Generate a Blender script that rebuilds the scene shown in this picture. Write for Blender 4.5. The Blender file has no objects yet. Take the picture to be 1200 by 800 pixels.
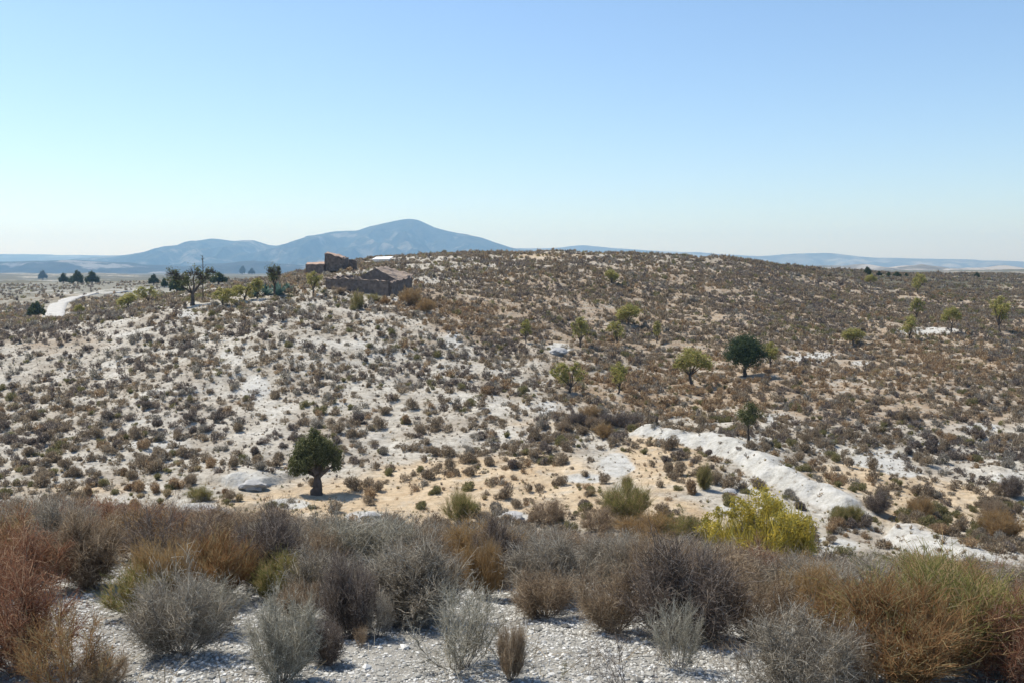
import bpy, math, random
import numpy as np
from mathutils import Vector

PI = math.pi
rng = np.random.default_rng(7)
random.seed(7)
scene = bpy.context.scene
COL = scene.collection

# ------------------------------------------------------------------ camera model
F = 1082.0                       # focal length in units of the 1200 px wide photograph
EYE = 1.7
PITCH = math.atan(88.0 / F)
cp, sp = math.cos(PITCH), math.sin(PITCH)

def ray(px, py):
    dx = (px - 600.0) / F; dy = -(py - 400.0) / F
    return np.array([dx, cp + dy * sp, -sp + dy * cp])

def z_from(py, Y):
    d = ray(600, py)
    return EYE + d[2] / d[1] * Y

def project(x, y, z):
    z = z - EYE
    f = y * cp - z * sp
    u = y * sp + z * cp
    f = np.maximum(f, 0.01)
    return 600 + F * x / f, 400 - F * u / f

# ------------------------------------------------------------------ noise
def _h(ix, iy, s):
    n = (ix.astype(np.int64) * 374761393 + iy.astype(np.int64) * 668265263 + s * 1274126177) & 0xffffffff
    n = ((n ^ (n >> 13)) * 1274126177) & 0xffffffff
    n = n ^ (n >> 16)
    return (n & 0xffff) / 65535.0

def vnoise(x, y, s=0):
    ix = np.floor(x); iy = np.floor(y)
    fx = x - ix; fy = y - iy
    fx = fx * fx * (3 - 2 * fx); fy = fy * fy * (3 - 2 * fy)
    a = _h(ix, iy, s); b = _h(ix + 1, iy, s); c = _h(ix, iy + 1, s); d = _h(ix + 1, iy + 1, s)
    return (a * (1 - fx) + b * fx) * (1 - fy) + (c * (1 - fx) + d * fx) * fy - 0.5

def fbm(x, y, s=0, o=4):
    t = 0; a = 1.0; k = 1.0
    for i in range(o):
        t = t + a * vnoise(x * k + 17.3 * i, y * k - 9.1 * i, s + i); a *= 0.5; k *= 2.03
    return t

def sstep(a, b, x):
    t = np.clip((x - a) / (b - a), 0, 1)
    return t * t * (3 - 2 * t)

# ------------------------------------------------------------------ terrain profile table
NL = [(1, -.1), (5, -.5), (7, -.75), (9, -1.15), (12, -2.0), (16, -3.8), (30, -9.3)]
NM = [(1, -.1), (5, -.5), (7, -.85), (9, -1.35), (12, -2.35), (16, -4.3), (30, -9.5)]
NR = [(1, -.1), (5, -.5), (7, -.95), (9, -1.6), (12, -2.9), (16, -5.0), (30, -10)]
COLS = {
 -200: (NL, [(44,640),(54,582),(62,545),(75,490),(90,440),(105,402),(117,388),(140,394),(180,380),(230,362),(300,348),(450,335),(800,329),(1500,325),(4000,321),(15000,314)]),
    0: (NL, [(44,640),(54,582),(62,545),(75,490),(90,438),(105,398),(115,382),(140,388),(180,372),(230,358),(300,345),(450,333),(800,328),(1500,325),(4000,321),(15000,314)]),
  100: (NL, [(44,640),(54,582),(62,545),(75,488),(90,430),(105,387),(115,371),(135,377),(180,365),(230,352),(300,342),(450,332),(800,328),(1500,325),(4000,321),(15000,314)]),
  200: (NL, [(44,640),(54,582),(62,545),(75,480),(90,415),(105,370),(115,354),(130,354),(180,348),(250,338),(400,330),(800,327),(1500,325),(4000,321),(15000,314)]),
  300: (NL, [(44,640),(54,580),(62,545),(75,475),(90,405),(105,360),(118,340),(135,335),(160,333),(220,335),(300,331),(500,328),(1500,325),(4000,321),(15000,314)]),
  400: (NM, [(44,640),(54,580),(62,545),(75,475),(90,410),(105,366),(120,344),(140,323),(165,311),(200,306),(300,320),(500,328),(1500,325),(4000,321),(15000,314)]),
  500: (NM, [(44,640),(54,580),(62,545),(75,480),(90,420),(105,382),(125,346),(150,318),(180,302),(220,297),(260,298),(350,320),(600,330),(1500,325),(4000,321),(15000,314)]),
  600: (NM, [(44,635),(55,575),(65,522),(78,468),(95,416),(120,365),(150,325),(180,303),(200,295),(230,298),(320,330),(600,332),(1500,325),(4000,321),(15000,314)]),
  700: (NM, [(44,632),(55,572),(65,517),(78,476),(95,430),(120,380),(150,335),(180,306),(200,297),(240,300),(320,330),(600,332),(1500,325),(4000,321),(15000,314)]),
  800: (NM, [(43,637),(50,592),(58,552),(66,516),(78,480),(92,448),(115,405),(150,350),(185,311),(205,299),(240,304),(320,330),(600,332),(1500,325),(4000,320),(15000,314)]),
  900: (NR, [(42,650),(54,576),(62,535),(72,495),(86,455),(105,415),(140,365),(180,326),(210,307),(250,310),(350,330),(600,330),(1500,322),(4000,318),(15000,313.5)]),
 1000: (NR, [(42,656),(50,605),(58,560),(68,515),(82,475),(100,432),(125,400),(160,362),(210,329),(250,318),(285,317),(330,324),(450,330),(800,324),(1500,320),(4000,317),(15000,313.5)]),
 1100: (NR, [(40,671),(48,625),(56,580),(66,530),(80,480),(98,435),(120,402),(150,376),(200,346),(260,330),(320,321.5),(360,321),(500,329),(1000,321),(1500,319),(4000,316),(15000,313)]),
 1200: (NR, [(40,680),(48,635),(56,585),(66,535),(80,485),(98,440),(120,404),(150,380),(200,350),(260,333),(330,323),(380,321),(500,329),(1000,321),(1500,319),(4000,316),(15000,313)]),
 1400: (NR, [(40,680),(48,635),(56,585),(66,535),(80,485),(98,440),(120,404),(150,380),(200,350),(260,333),(330,323),(380,321),(500,329),(1000,321),(1500,319),(4000,316),(15000,313)]),
}
UT = np.linspace(-1.3, 1.3, 521)
LT = np.linspace(0, math.log(15000), 900)
_cols = sorted(COLS)
_prof = []
for c in _cols:
    n, f_ = COLS[c]
    Ys = [a for a, _ in n] + [a for a, _ in f_]
    Zs = [b for _, b in n] + [z_from(b, a) for a, b in f_]
    _prof.append(np.interp(np.exp(LT), Ys, Zs))
_prof = np.array(_prof)
_cu = np.array([(c - 600) / F for c in _cols])
TAB = np.empty((len(UT), len(LT)))
for j in range(len(LT)):
    TAB[:, j] = np.interp(UT, _cu, _prof[:, j])
def blur(T, ax, s):
    k = np.exp(-0.5 * (np.arange(-3 * s, 3 * s + 1) / s) ** 2); k /= k.sum()
    pad = [(0, 0), (0, 0)]; pad[ax] = (3 * s, 3 * s)
    P = np.pad(T, pad, mode='reflect', reflect_type='odd')
    return np.apply_along_axis(lambda v: np.convolve(v, k, 'valid'), ax, P)
TAB = blur(blur(TAB, 0, 8), 1, 4)

def base_h(x, y):
    x = np.asarray(x, float); y = np.asarray(y, float)
    yc = np.clip(y, 1, 14999)
    u = np.clip(x / np.maximum(yc, 1), -1.299, 1.299)
    fu = (u + 1.3) / 2.6 * (len(UT) - 1); fl = np.log(yc) / LT[-1] * (len(LT) - 1)
    iu = np.minimum(fu.astype(int), len(UT) - 2); il = np.minimum(fl.astype(int), len(LT) - 2)
    a = fu - iu; b = fl - il
    z = (TAB[iu, il] * (1 - a) + TAB[iu + 1, il] * a) * (1 - b) + (TAB[iu, il + 1] * (1 - a) + TAB[iu + 1, il + 1] * a) * b
    return z + np.where(y < 1, -0.1 * (y - 1), 0)

def hit(px, py, fn=None, y0=2.0, y1=14000):
    fn = fn or base_h
    d = ray(px, py)
    ys = np.exp(np.linspace(math.log(y0), math.log(y1), 6000))
    t = ys / d[1]
    z = EYE + d[2] * t
    g = fn(d[0] * t, ys)
    below = np.where(z < g)[0]
    i = below[0] if len(below) else len(ys) - 1
    return d[0] * t[i], ys[i], float(g[i])

# the white earth bank (crest polyline) ------------------------------------------------
BANKS = [
 ([(738,503),(770,508),(815,517),(860,533),(890,548),(925,568),(970,588),(1022,612)], .9, 1.7),
 ([(1040,622),(1066,628),(1110,652),(1160,672),(1230,684)], .85, 1.8),
 ([(262,572),(285,566),(318,570)], 0.7, 1.6),
 ([(206,604),(236,600),(262,606)], 0.5, 1.3),
]
BW = []
for pl, hgt, wid in BANKS:
    BW.append((np.array([hit(a, b)[:2] for a, b in pl]), hgt, wid))

def bank_dist(P, x, y):
    """signed distance to polyline (+ = beyond) and 0..1 position along it"""
    best = np.full(np.shape(x), 1e9); sg = np.zeros(np.shape(x)); tt = np.zeros(np.shape(x))
    n = len(P) - 1
    for i in range(n):
        a, b = P[i], P[i + 1]
        ab = b - a; L2 = ab @ ab
        t = np.clip(((x - a[0]) * ab[0] + (y - a[1]) * ab[1]) / L2, 0, 1)
        qx = a[0] + t * ab[0]; qy = a[1] + t * ab[1]
        d = np.hypot(x - qx, y - qy)
        cr = ab[0] * (y - a[1]) - ab[1] * (x - a[0])
        m = d < best
        best = np.where(m, d, best); sg = np.where(m, np.sign(cr), sg); tt = np.where(m, (i + t) / n, tt)
    return best * sg, tt, best

def bank_field(x, y):
    dz = 0; mask = 0
    for P, hgt, wid in BW:
        m = (np.abs(x - P[:, 0].mean()) < 40) & (np.abs(y - P[:, 1].mean()) < 30)
        if not np.any(m):
            continue
        d = np.full(np.shape(x), 99.0); t = np.zeros(np.shape(x)); ad = np.full(np.shape(x), 99.0)
        dd, t_, a_ = bank_dist(P, x[m], y[m])
        d[m] = dd; t[m] = t_; ad[m] = a_
        wv = 0.55 * fbm(x * 0.35, y * 0.35, 5, 4) 
        d = d + wv
        endt = sstep(0, .10, t) * sstep(0, .08, 1 - t)
        d = d + .28 * fbm(x * 1.4, y * 1.4, 25, 3) * (d < .3)
        front = sstep(-wid, -0.1, d)
        back = np.where(d > 0, np.exp(-np.maximum(d, 0) / 3.5), 1)
        g = hgt * front * back * endt * (0.85 + 0.8 * fbm(x * .25, y * .25, 15, 3)) + .12 * fbm(x * 1.7, y * 1.7, 35, 4) * front * back
        g = g * (ad < 30)
        dz = dz + g
        d = d + .55 * fbm(x * .9, y * .9, 55, 4)
        mask = np.maximum(mask, (wid > 1) * sstep(-wid * 1.15, -wid * .8, d) * sstep(1.1, .1, d) * np.where(endt > .15, 1, 0))
    return dz, mask

def ground_h(x, y):
    x = np.atleast_1d(np.asarray(x, float)); y = np.atleast_1d(np.asarray(y, float))
    z = base_h(x, y)
    z = z + 0.035 * fbm(x * 2.2, y * 2.2, 1, 3) * sstep(1, 3, y) + 0.12 * fbm(x * .5, y * .5, 2, 3) * sstep(6, 10, y)
    far = sstep(40, 70, y)
    z = z + far * (0.7 * fbm(x * .09, y * .09, 3, 4) + 0.30 * fbm(x * .45, y * .45, 4, 3))
    z = z + sstep(75, 120, y) * sstep(3000, 600, y) * 0.9 * (-np.abs(fbm(x * .05, y * .035, 8, 3)) + .2)
    z = z + sstep(300, 900, y) * 9 * fbm(x * .004, y * .003, 11, 4)
    bz, _ = bank_field(x, y)
    return z + bz

def gz(x, y):
    return float(ground_h(x, y)[0])

def place(px, py):
    x, y, _ = hit(px, py, ground_h)
    return x, y, gz(x, y)

# ------------------------------------------------------------------ materials
def new_mat(name):
    m = bpy.data.materials.new(name); m.use_nodes = True
    nt = m.node_tree; nt.nodes.clear()
    return m, nt, nt.nodes, nt.links

def N(nt, typ, **kw):
    n = nt.nodes.new(typ)
    for k, v in kw.items():
        if k.startswith('_'):
            setattr(n, k[1:], v)
        else:
            key = int(k[1:]) if k[0] == 'i' and k[1:].isdigit() else k.replace('__', ' ')
            n.inputs[key].default_value = v
    return n

def ramp(nt, stops):
    r = nt.nodes.new('ShaderNodeValToRGB')
    e = r.color_ramp.elements
    while len(e) < len(stops): e.new(0.5)
    for i, (p, c) in enumerate(stops):
        e[i].position = p; e[i].color = (*c, 1) if len(c) == 3 else c
    return r

def mixc(nt, a, b, f, mode='MIX'):
    n = nt.nodes.new('ShaderNodeMix'); n.data_type = 'RGBA'; n.blend_type = mode
    for sock, v in ((n.inputs[6], a), (n.inputs[7], b), (n.inputs[0], f)):
        if hasattr(v, 'node'): nt.links.new(v, sock)
        elif isinstance(v, (int, float)): sock.default_value = v
        else: sock.default_value = (*v, 1)
    return n.outputs[2]

def plant_mat(name, c1, c2, c3=None, transl=0.25, scale=0.8, rough=0.85):
    """c1/c2 vary from plant to plant, single leaves vary a little by island"""
    m, nt, nd, lk = new_mat(name)
    out = nd.new('ShaderNodeOutputMaterial')
    geo = nd.new('ShaderNodeNewGeometry')
    no = N(nt, 'ShaderNodeTexNoise', Scale=scale, Detail=1.5)
    lk.new(geo.outputs['Position'], no.inputs['Vector'])
    r = ramp(nt, [(.36, c1), (.64, c2)])
    lk.new(no.outputs['Fac'], r.inputs['Fac'])
    col = r.outputs['Color']
    if c3:
        r3 = ramp(nt, [(.70, (0, 0, 0)), (.80, (1, 1, 1))])
        lk.new(geo.outputs['Random Per Island'], r3.inputs['Fac'])
        col = mixc(nt, col, c3, r3.outputs['Color'])
    mr = N(nt, 'ShaderNodeMapRange', To__Min=.6, To__Max=1.45)
    lk.new(geo.outputs['Random Per Island'], mr.inputs['Value'])
    hs = N(nt, 'ShaderNodeHueSaturation')
    lk.new(col, hs.inputs['Color']); lk.new(mr.outputs['Result'], hs.inputs['Value'])
    d = N(nt, 'ShaderNodeBsdfDiffuse', Roughness=rough)
    t = nd.new('ShaderNodeBsdfTranslucent')
    lk.new(hs.outputs['Color'], d.inputs['Color']); lk.new(hs.outputs['Color'], t.inputs['Color'])
    mx = N(nt, 'ShaderNodeMixShader', Fac=transl)
    lk.new(d.outputs[0], mx.inputs[1]); lk.new(t.outputs[0], mx.inputs[2]); lk.new(mx.outputs[0], out.inputs[0])
    return m

PM = {
 'grey': plant_mat('grey_shrub', (.215,.192,.155), (.300,.270,.220), (.37,.34,.28), .4),
 'dark': plant_mat('dark_shrub', (.140,.115,.095), (.205,.168,.140), (.28,.235,.19), .4),
 'brown': plant_mat('brown_shrub', (.215,.165,.112), (.300,.235,.160), (.37,.31,.22), .4),
 'rust': plant_mat('rust_shrub', (.27,.175,.100), (.36,.250,.145), (.42,.33,.21), .4),
 'straw': plant_mat('straw_tussock', (.34,.265,.15), (.43,.345,.205), (.48,.40,.25), .35),
 'green': plant_mat('green_shrub', (.165,.165,.072), (.24,.225,.098), (.31,.26,.14), .4),
 'olive': plant_mat('olive_leaf', (.105,.120,.050), (.160,.168,.070), (.20,.20,.10), .4, 1.6),
 'pine':  plant_mat('dark_leaf', (.065,.090,.045), (.100,.125,.062), None, .35, 1.6),
 'almond':plant_mat('almond_leaf', (.30,.31,.095), (.40,.38,.125), (.38,.31,.14), .5, 1.2),
 'yellow': plant_mat('broom_leaf', (.46,.39,.085), (.66,.53,.10), (.24,.23,.08), .45, 1.6),
 'agave': plant_mat('agave_leaf', (.10,.17,.14), (.15,.22,.18), None, .2, 1.2),
 # foreground twigs
 'tgrey': plant_mat('grey_twig', (.215,.185,.140), (.315,.277,.217), (.45,.41,.335), .35, 3),
 'tpale': plant_mat('pale_twig', (.26,.238,.178), (.35,.325,.252), (.47,.44,.36), .35, 3),
 'tdark': plant_mat('dark_twig', (.125,.098,.078), (.195,.155,.125), (.30,.255,.21), .3, 3),
 'tbrown': plant_mat('brown_twig', (.23,.165,.105), (.31,.235,.155), (.42,.34,.24), .35, 3),
 'trust': plant_mat('rust_twig', (.26,.140,.065), (.35,.210,.100), (.28,.23,.12), .35, 2.5),
 'tred': plant_mat('reddish_twig', (.23,.105,.065), (.31,.160,.095), (.36,.25,.16), .35, 2.5),
 'torange': plant_mat('orange_twig', (.33,.210,.095), (.42,.28,.125), (.29,.23,.14), .35, 2.5),
 'tgreen': plant_mat('green_twig', (.20,.205,.070), (.29,.275,.095), (.36,.26,.14), .4, 2.5),
 'tstraw':plant_mat('straw_twig', (.38,.31,.20), (.48,.40,.28), (.54,.48,.37), .3, 3),
 'bark':  plant_mat('bark', (.075,.060,.048), (.13,.105,.085), None, 0, 3),
 'stem':  plant_mat('stem_wood', (.18,.15,.12), (.26,.225,.185), None, 0, 6),
}

def stone_mat(name, c1, c2, sc=3.0, bump=.4, dark=.45):
    m, nt, nd, lk = new_mat(name)
    out = nd.new('ShaderNodeOutputMaterial'); b = N(nt, 'ShaderNodeBsdfPrincipled', Roughness=.95)
    geo = nd.new('ShaderNodeNewGeometry')
    v = N(nt, 'ShaderNodeTexVoronoi', Scale=sc); lk.new(geo.outputs['Position'], v.inputs['Vector'])
    n = N(nt, 'ShaderNodeTexNoise', Scale=sc * .4, Detail=6); lk.new(geo.outputs['Position'], n.inputs['Vector'])
    c = mixc(nt, c1, c2, n.outputs['Fac'])
    mr = N(nt, 'ShaderNodeMapRange', To__Min=dark, To__Max=1.1)
    lk.new(v.outputs['Color'], mr.inputs['Value'])
    hs = N(nt, 'ShaderNodeHueSaturation'); lk.new(c, hs.inputs['Color']); lk.new(mr.outputs['Result'], hs.inputs['Value'])
    lk.new(hs.outputs['Color'], b.inputs['Base Color'])
    bp = N(nt, 'ShaderNodeBump', Strength=bump, Distance=.1); lk.new(v.outputs['Distance'], bp.inputs['Height'])
    lk.new(bp.outputs[0], b.inputs['Normal']); lk.new(b.outputs[0], out.inputs[0])
    return m

M_STONE = stone_mat('ruin_stone', (.15, .115, .095), (.24, .19, .155))
M_ROOF = stone_mat('old_roof_tile', (.32, .21, .155), (.42, .31, .23), 4, .3, .7)
M_RUBBLE = stone_mat('rubble', (.20, .15, .115), (.33, .26, .20), 2.5, .4, .7)
M_WHITE = stone_mat('whitewash', (.75, .74, .71), (.82, .81, .78), 1, .1, .9)
M_PEBBLE = stone_mat('pebble_old', (.30, .31, .30), (.62, .62, .60), 18, .2, .55)
M_ROCK = stone_mat('pale_rock', (.27, .27, .265), (.36, .36, .35), 2.5, .4, .85)

def ground_mat():
    m, nt, nd, lk = new_mat('dry_ground')
    out = nd.new('ShaderNodeOutputMaterial'); b = N(nt, 'ShaderNodeBsdfPrincipled', Roughness=.97)
    b.inputs['Specular IOR Level'].default_value = .1
    geo = nd.new('ShaderNodeNewGeometry'); P = geo.outputs['Position']
    def noise(s, det=6, rough=.6):
        n = N(nt, 'ShaderNodeTexNoise', Scale=s, Detail=det, Roughness=rough); lk.new(P, n.inputs['Vector']); return n.outputs['Fac']
    def rr(src, stops):
        r = ramp(nt, stops); lk.new(src, r.inputs['Fac']); return r.outputs['Color']
    def attr(nm):
        a = nd.new('ShaderNodeAttribute'); a.attribute_name = nm; return a.outputs['Fac']
    col = rr(noise(.25, 8), [(.34, (.285, .25, .20)), (.5, (.385, .36, .305)), (.66, (.47, .455, .405))])
    fine = rr(noise(2.2, 8, .75), [(.36, (.50, .48, .45)), (.5, (.95, .94, .93)), (.66, (1.22, 1.22, 1.22))])
    col = mixc(nt, col, fine, .85, 'MULTIPLY')
    # straw litter
    sf = nt.nodes.new('ShaderNodeMath'); sf.operation = 'MULTIPLY'
    lk.new(attr('straw'), sf.inputs[0]); lk.new(rr(noise(.9, 7, .7), [(.30, (.35,) * 3), (.50, (1,) * 3)]), sf.inputs[1])
    scol = rr(noise(.5, 6), [(.35, (.40, .305, .195)), (.65, (.50, .41, .285))])
    scol = mixc(nt, scol, fine, .6, 'MULTIPLY')
    col = mixc(nt, col, scol, sf.outputs[0])
    # rusty dry herb litter between the shrubs
    rf = nt.nodes.new('ShaderNodeMath'); rf.operation = 'MULTIPLY'
    lk.new(attr('rust'), rf.inputs[0]); lk.new(rr(noise(1.1, 7, .7), [(.36, (0,) * 3), (.54, (1,) * 3)]), rf.inputs[1])
    rcol = rr(noise(.6, 5), [(.35, (.225, .170, .115)), (.65, (.335, .260, .180))])
    col = mixc(nt, col, rcol, rf.outputs[0])
    # bare white marl
    bcol = rr(noise(1.6, 10, .78), [(.36, (.26, .24, .205)), (.44, (.39, .38, .34)), (.56, (.47, .465, .43)), (.68, (.52, .515, .485))])
    col = mixc(nt, col, bcol, attr('bare'))
    # far plain mottled by scrub too small to see
    ff = nt.nodes.new('ShaderNodeMath'); ff.operation = 'MULTIPLY'
    lk.new(attr('farscrub'), ff.inputs[0]); fmx = nt.nodes.new('ShaderNodeMath'); fmx.operation = 'MAXIMUM'
    lk.new(rr(noise(.12, 10, .75), [(.44, (0,) * 3), (.56, (1,) * 3)]), fmx.inputs[0]); lk.new(rr(noise(.006, 9, .7), [(.40, (0,) * 3), (.47, (1,) * 3)]), fmx.inputs[1]); lk.new(fmx.outputs[0], ff.inputs[1])
    col = mixc(nt, col, (.10, .095, .065), ff.outputs[0])
    lk.new(col, b.inputs['Base Color'])
    # relief
    ad = nt.nodes.new('ShaderNodeMath'); ad.operation = 'ADD'
    lk.new(noise(3.0, 8, .7), ad.inputs[0]); lk.new(noise(30, 4, .6), ad.inputs[1])
    bp = N(nt, 'ShaderNodeBump', Strength=.9, Distance=.22); lk.new(noise(2.5, 10, .72), bp.inputs['Height'])
    lk.new(bp.outputs[0], b.inputs['Normal'])
    lk.new(b.outputs[0], out.inputs[0])
    return m
M_GROUND = ground_mat()

def mountain_mat(name, c1, c2, c3, sc, lo=.52, hi=.62):
    m, nt, nd, lk = new_mat(name)
    out = nd.new('ShaderNodeOutputMaterial'); b = N(nt, 'ShaderNodeBsdfDiffuse', Roughness=1)
    geo = nd.new('ShaderNodeNewGeometry'); P = geo.outputs['Position']
    n = N(nt, 'ShaderNodeTexNoise', Scale=sc, Detail=9, Roughness=.62); lk.new(P, n.inputs['Vector'])
    n2 = N(nt, 'ShaderNodeTexNoise', Scale=sc * 2.7, Detail=9, Roughness=.7); lk.new(P, n2.inputs['Vector'])
    r = ramp(nt, [(.35, c1), (.65, c2)]); lk.new(n2.outputs['Fac'], r.inputs['Fac'])
    r2 = ramp(nt, [(lo, (0,) * 3), (hi, (1,) * 3)]); lk.new(n.outputs['Fac'], r2.inputs['Fac'])
    c = mixc(nt, r.outputs['Color'], c3, r2.outputs['Color'])
    lk.new(c, b.inputs['Color']); lk.new(b.outputs[0], out.inputs[0])
    return m
M_MOUNT = mountain_mat('mountain_scrub', (.025, .035, .02), (.12, .115, .08), (.32, .28, .21), .0040, .54, .64)
M_PALEH = mountain_mat('pale_hills', (.08, .075, .055), (.15, .135, .10), (.34, .31, .25), .0024, .50, .64)
M_PLAINH = mountain_mat('near_pale_hills', (.12, .11, .085), (.26, .24, .20), (.40, .37, .32), .005, .48, .56)
M_LOWH = mountain_mat('low_hills', (.05, .05, .035), (.11, .10, .075), (.42, .38, .32), .0035, .57, .63)

# ------------------------------------------------------------------ mesh helpers
def npmesh(name, V, Fc, mats, mi=None, smooth=False):
    V = np.asarray(V, np.float32).reshape(-1, 3); Fc = np.asarray(Fc, np.int32)
    me = bpy.data.meshes.new(name)
    k = Fc.shape[1]; n = len(Fc)
    me.vertices.add(len(V)); me.vertices.foreach_set('co', V.ravel())
    me.loops.add(n * k); me.loops.foreach_set('vertex_index', Fc.ravel())
    me.polygons.add(n)
    me.polygons.foreach_set('loop_start', np.arange(0, n * k, k, dtype=np.int32))
    try: me.polygons.foreach_set('loop_total', np.full(n, k, np.int32))
    except Exception: pass
    if not isinstance(mats, (list, tuple)): mats = [mats]
    for m in mats: me.materials.append(m)
    if mi is not None: me.polygons.foreach_set('material_index', np.asarray(mi, np.int32))
    me.polygons.foreach_set('use_smooth', np.full(n, smooth, bool))
    me.update(calc_edges=True); me.validate()
    return me

def link(name, me, parent=None, loc=None):
    o = bpy.data.objects.new(name, me); COL.objects.link(o)
    if parent is not None: o.parent = parent
    if loc is not None: o.location = loc
    return o

def tag(o, label, cat, group=None):
    o['label'] = label; o['category'] = cat
    if group: o['group'] = group
    return o

def empty(name, loc, rz=0, sc=1.0):
    o = bpy.data.objects.new(name, None); COL.objects.link(o)
    o.location = loc; o.rotation_euler = (0, 0, rz)
    o.scale = (sc, sc, sc) if isinstance(sc, (int, float)) else sc
    o.empty_display_size = .2
    return o

def struct(o): o['kind'] = 'structure'; return o
def stuff(o): o['kind'] = 'stuff'; return o

def unit(v): return v / np.maximum(np.linalg.norm(v, axis=-1, keepdims=True), 1e-9)

def tubes(paths, radii, sides=5):
    """paths: list of (k,3) arrays; radii list of (k,) -> quad mesh arrays"""
    Vs, Fs = [], []; off = 0
    for P, R in zip(paths, radii):
        P = np.asarray(P, float); k = len(P)
        T = unit(np.gradient(P, axis=0))
        ref = np.array([0.3, 0.1, 1.0]) if abs(T[0][2]) < .8 else np.array([1.0, .2, 0])
        A = unit(np.cross(T, ref)); B = np.cross(T, A)
        ang = np.arange(sides) / sides * 2 * PI
        ring = P[:, None, :] + np.asarray(R)[:, None, None] * (np.cos(ang)[None, :, None] * A[:, None, :] + np.sin(ang)[None, :, None] * B[:, None, :])
        Vs.append(ring.reshape(-1, 3))
        for i in range(k - 1):
            a = off + i * sides; b = a + sides
            for s in range(sides):
                s2 = (s + 1) % sides
                Fs.append((a + s, a + s2, b + s2, b + s))
        off += k * sides
    return np.concatenate(Vs), np.array(Fs)

def ribbons(P, W, rg):
    """P (n,k,3) polylines -> thin ribbons (quads); W (n,k) half widths"""
    n, k, _ = P.shape
    T = unit(P[:, -1] - P[:, 0])
    S = unit(np.cross(T, unit(rg.normal(size=(n, 3)))))
    L = P + S[:, None, :] * W[:, :, None]; R = P - S[:, None, :] * W[:, :, None]
    V = np.stack([L, R], 2).reshape(-1, 3)          # index n*(2k) + 2*i + side
    base = (np.arange(n) * 2 * k)[:, None]
    i = np.arange(k - 1)[None, :] * 2
    F_ = np.stack([base + i, base + i + 1, base + i + 3, base + i + 2], -1).reshape(-1, 4)
    return V, F_

# ------------------------------------------------------------------ GROUND
def build_ground():
    ui = np.arange(-.66, .6601, .0027)
    uo = np.linspace(.68, 1.3, 22)
    U = np.concatenate([-uo[::-1], ui, uo])
    Y = np.concatenate([np.arange(-12, 3, .6), np.arange(3, 14, .05), np.arange(14, 42, .35), np.arange(42, 78, .2),
                        np.arange(78, 130, .4), np.arange(130, 250, .9), np.exp(np.linspace(math.log(250), math.log(12400), 190))])
    S = np.maximum(Y, 8)
    X = U[None, :] * S[:, None]; YY = np.repeat(Y[:, None], len(U), 1)
    sh = X.shape
    x = X.ravel(); y = YY.ravel()
    z = ground_h(x, y)
    nr, nc = sh
    idx = np.arange(nr * nc).reshape(nr, nc)
    Fq = np.stack([idx[:-1, :-1], idx[:-1, 1:], idx[1:, 1:], idx[1:, :-1]], -1).reshape(-1, 4)
    me = npmesh('ground', np.stack([x, y, z], -1), Fq, M_GROUND, smooth=True)
    px, py = project(x, y, z)
    near = y < 1
    def blobs(L):
        m = np.zeros_like(x)
        for (a, b, sa, sb, v) in L:
            m = np.maximum(m, v * np.exp(-(((px - a) / sa) ** 2 + ((py - b) / sb) ** 2) ** 1.5))
        m[near] = 0
        return m
    _, bm = bank_field(x, y)
    ragged = .6 * fbm(x * .5, y * .5, 40, 4)
    STR, BAR, RST = MASKS
    straw = np.clip(sstep(.25, .75, blobs(STR) + ragged * .5) , 0, 1) * sstep(38, 46, y)
    bare = np.clip(np.maximum(bm, sstep(.4, .6, blobs(BAR) + ragged * .5)), 0, 1)
    bare = np.where(y > 38, bare, 0)
    bare = np.maximum(bare, sstep(8.5, 7, y) * .75)
    rust = sstep(.2, .8, blobs(RST) + ragged * .4) * sstep(38, 46, y)
    rust = np.maximum(rust, sstep(7.5, 10, y) * sstep(45, 30, y) * .8)
    farm = np.maximum(np.maximum(sstep(170, 260, y) * .75, sstep(380, 520, y)), sstep(180, 230, y) * sstep(430, 380, y) * sstep(800, 900, px))
    for nm, v in (('straw', straw), ('bare', bare), ('rust', rust), ('farscrub', farm)):
        at = me.attributes.new(nm, 'FLOAT', 'POINT'); at.data.foreach_set('value', v.astype(np.float32))
    o = struct(link('ground', me))
    return o

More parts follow.
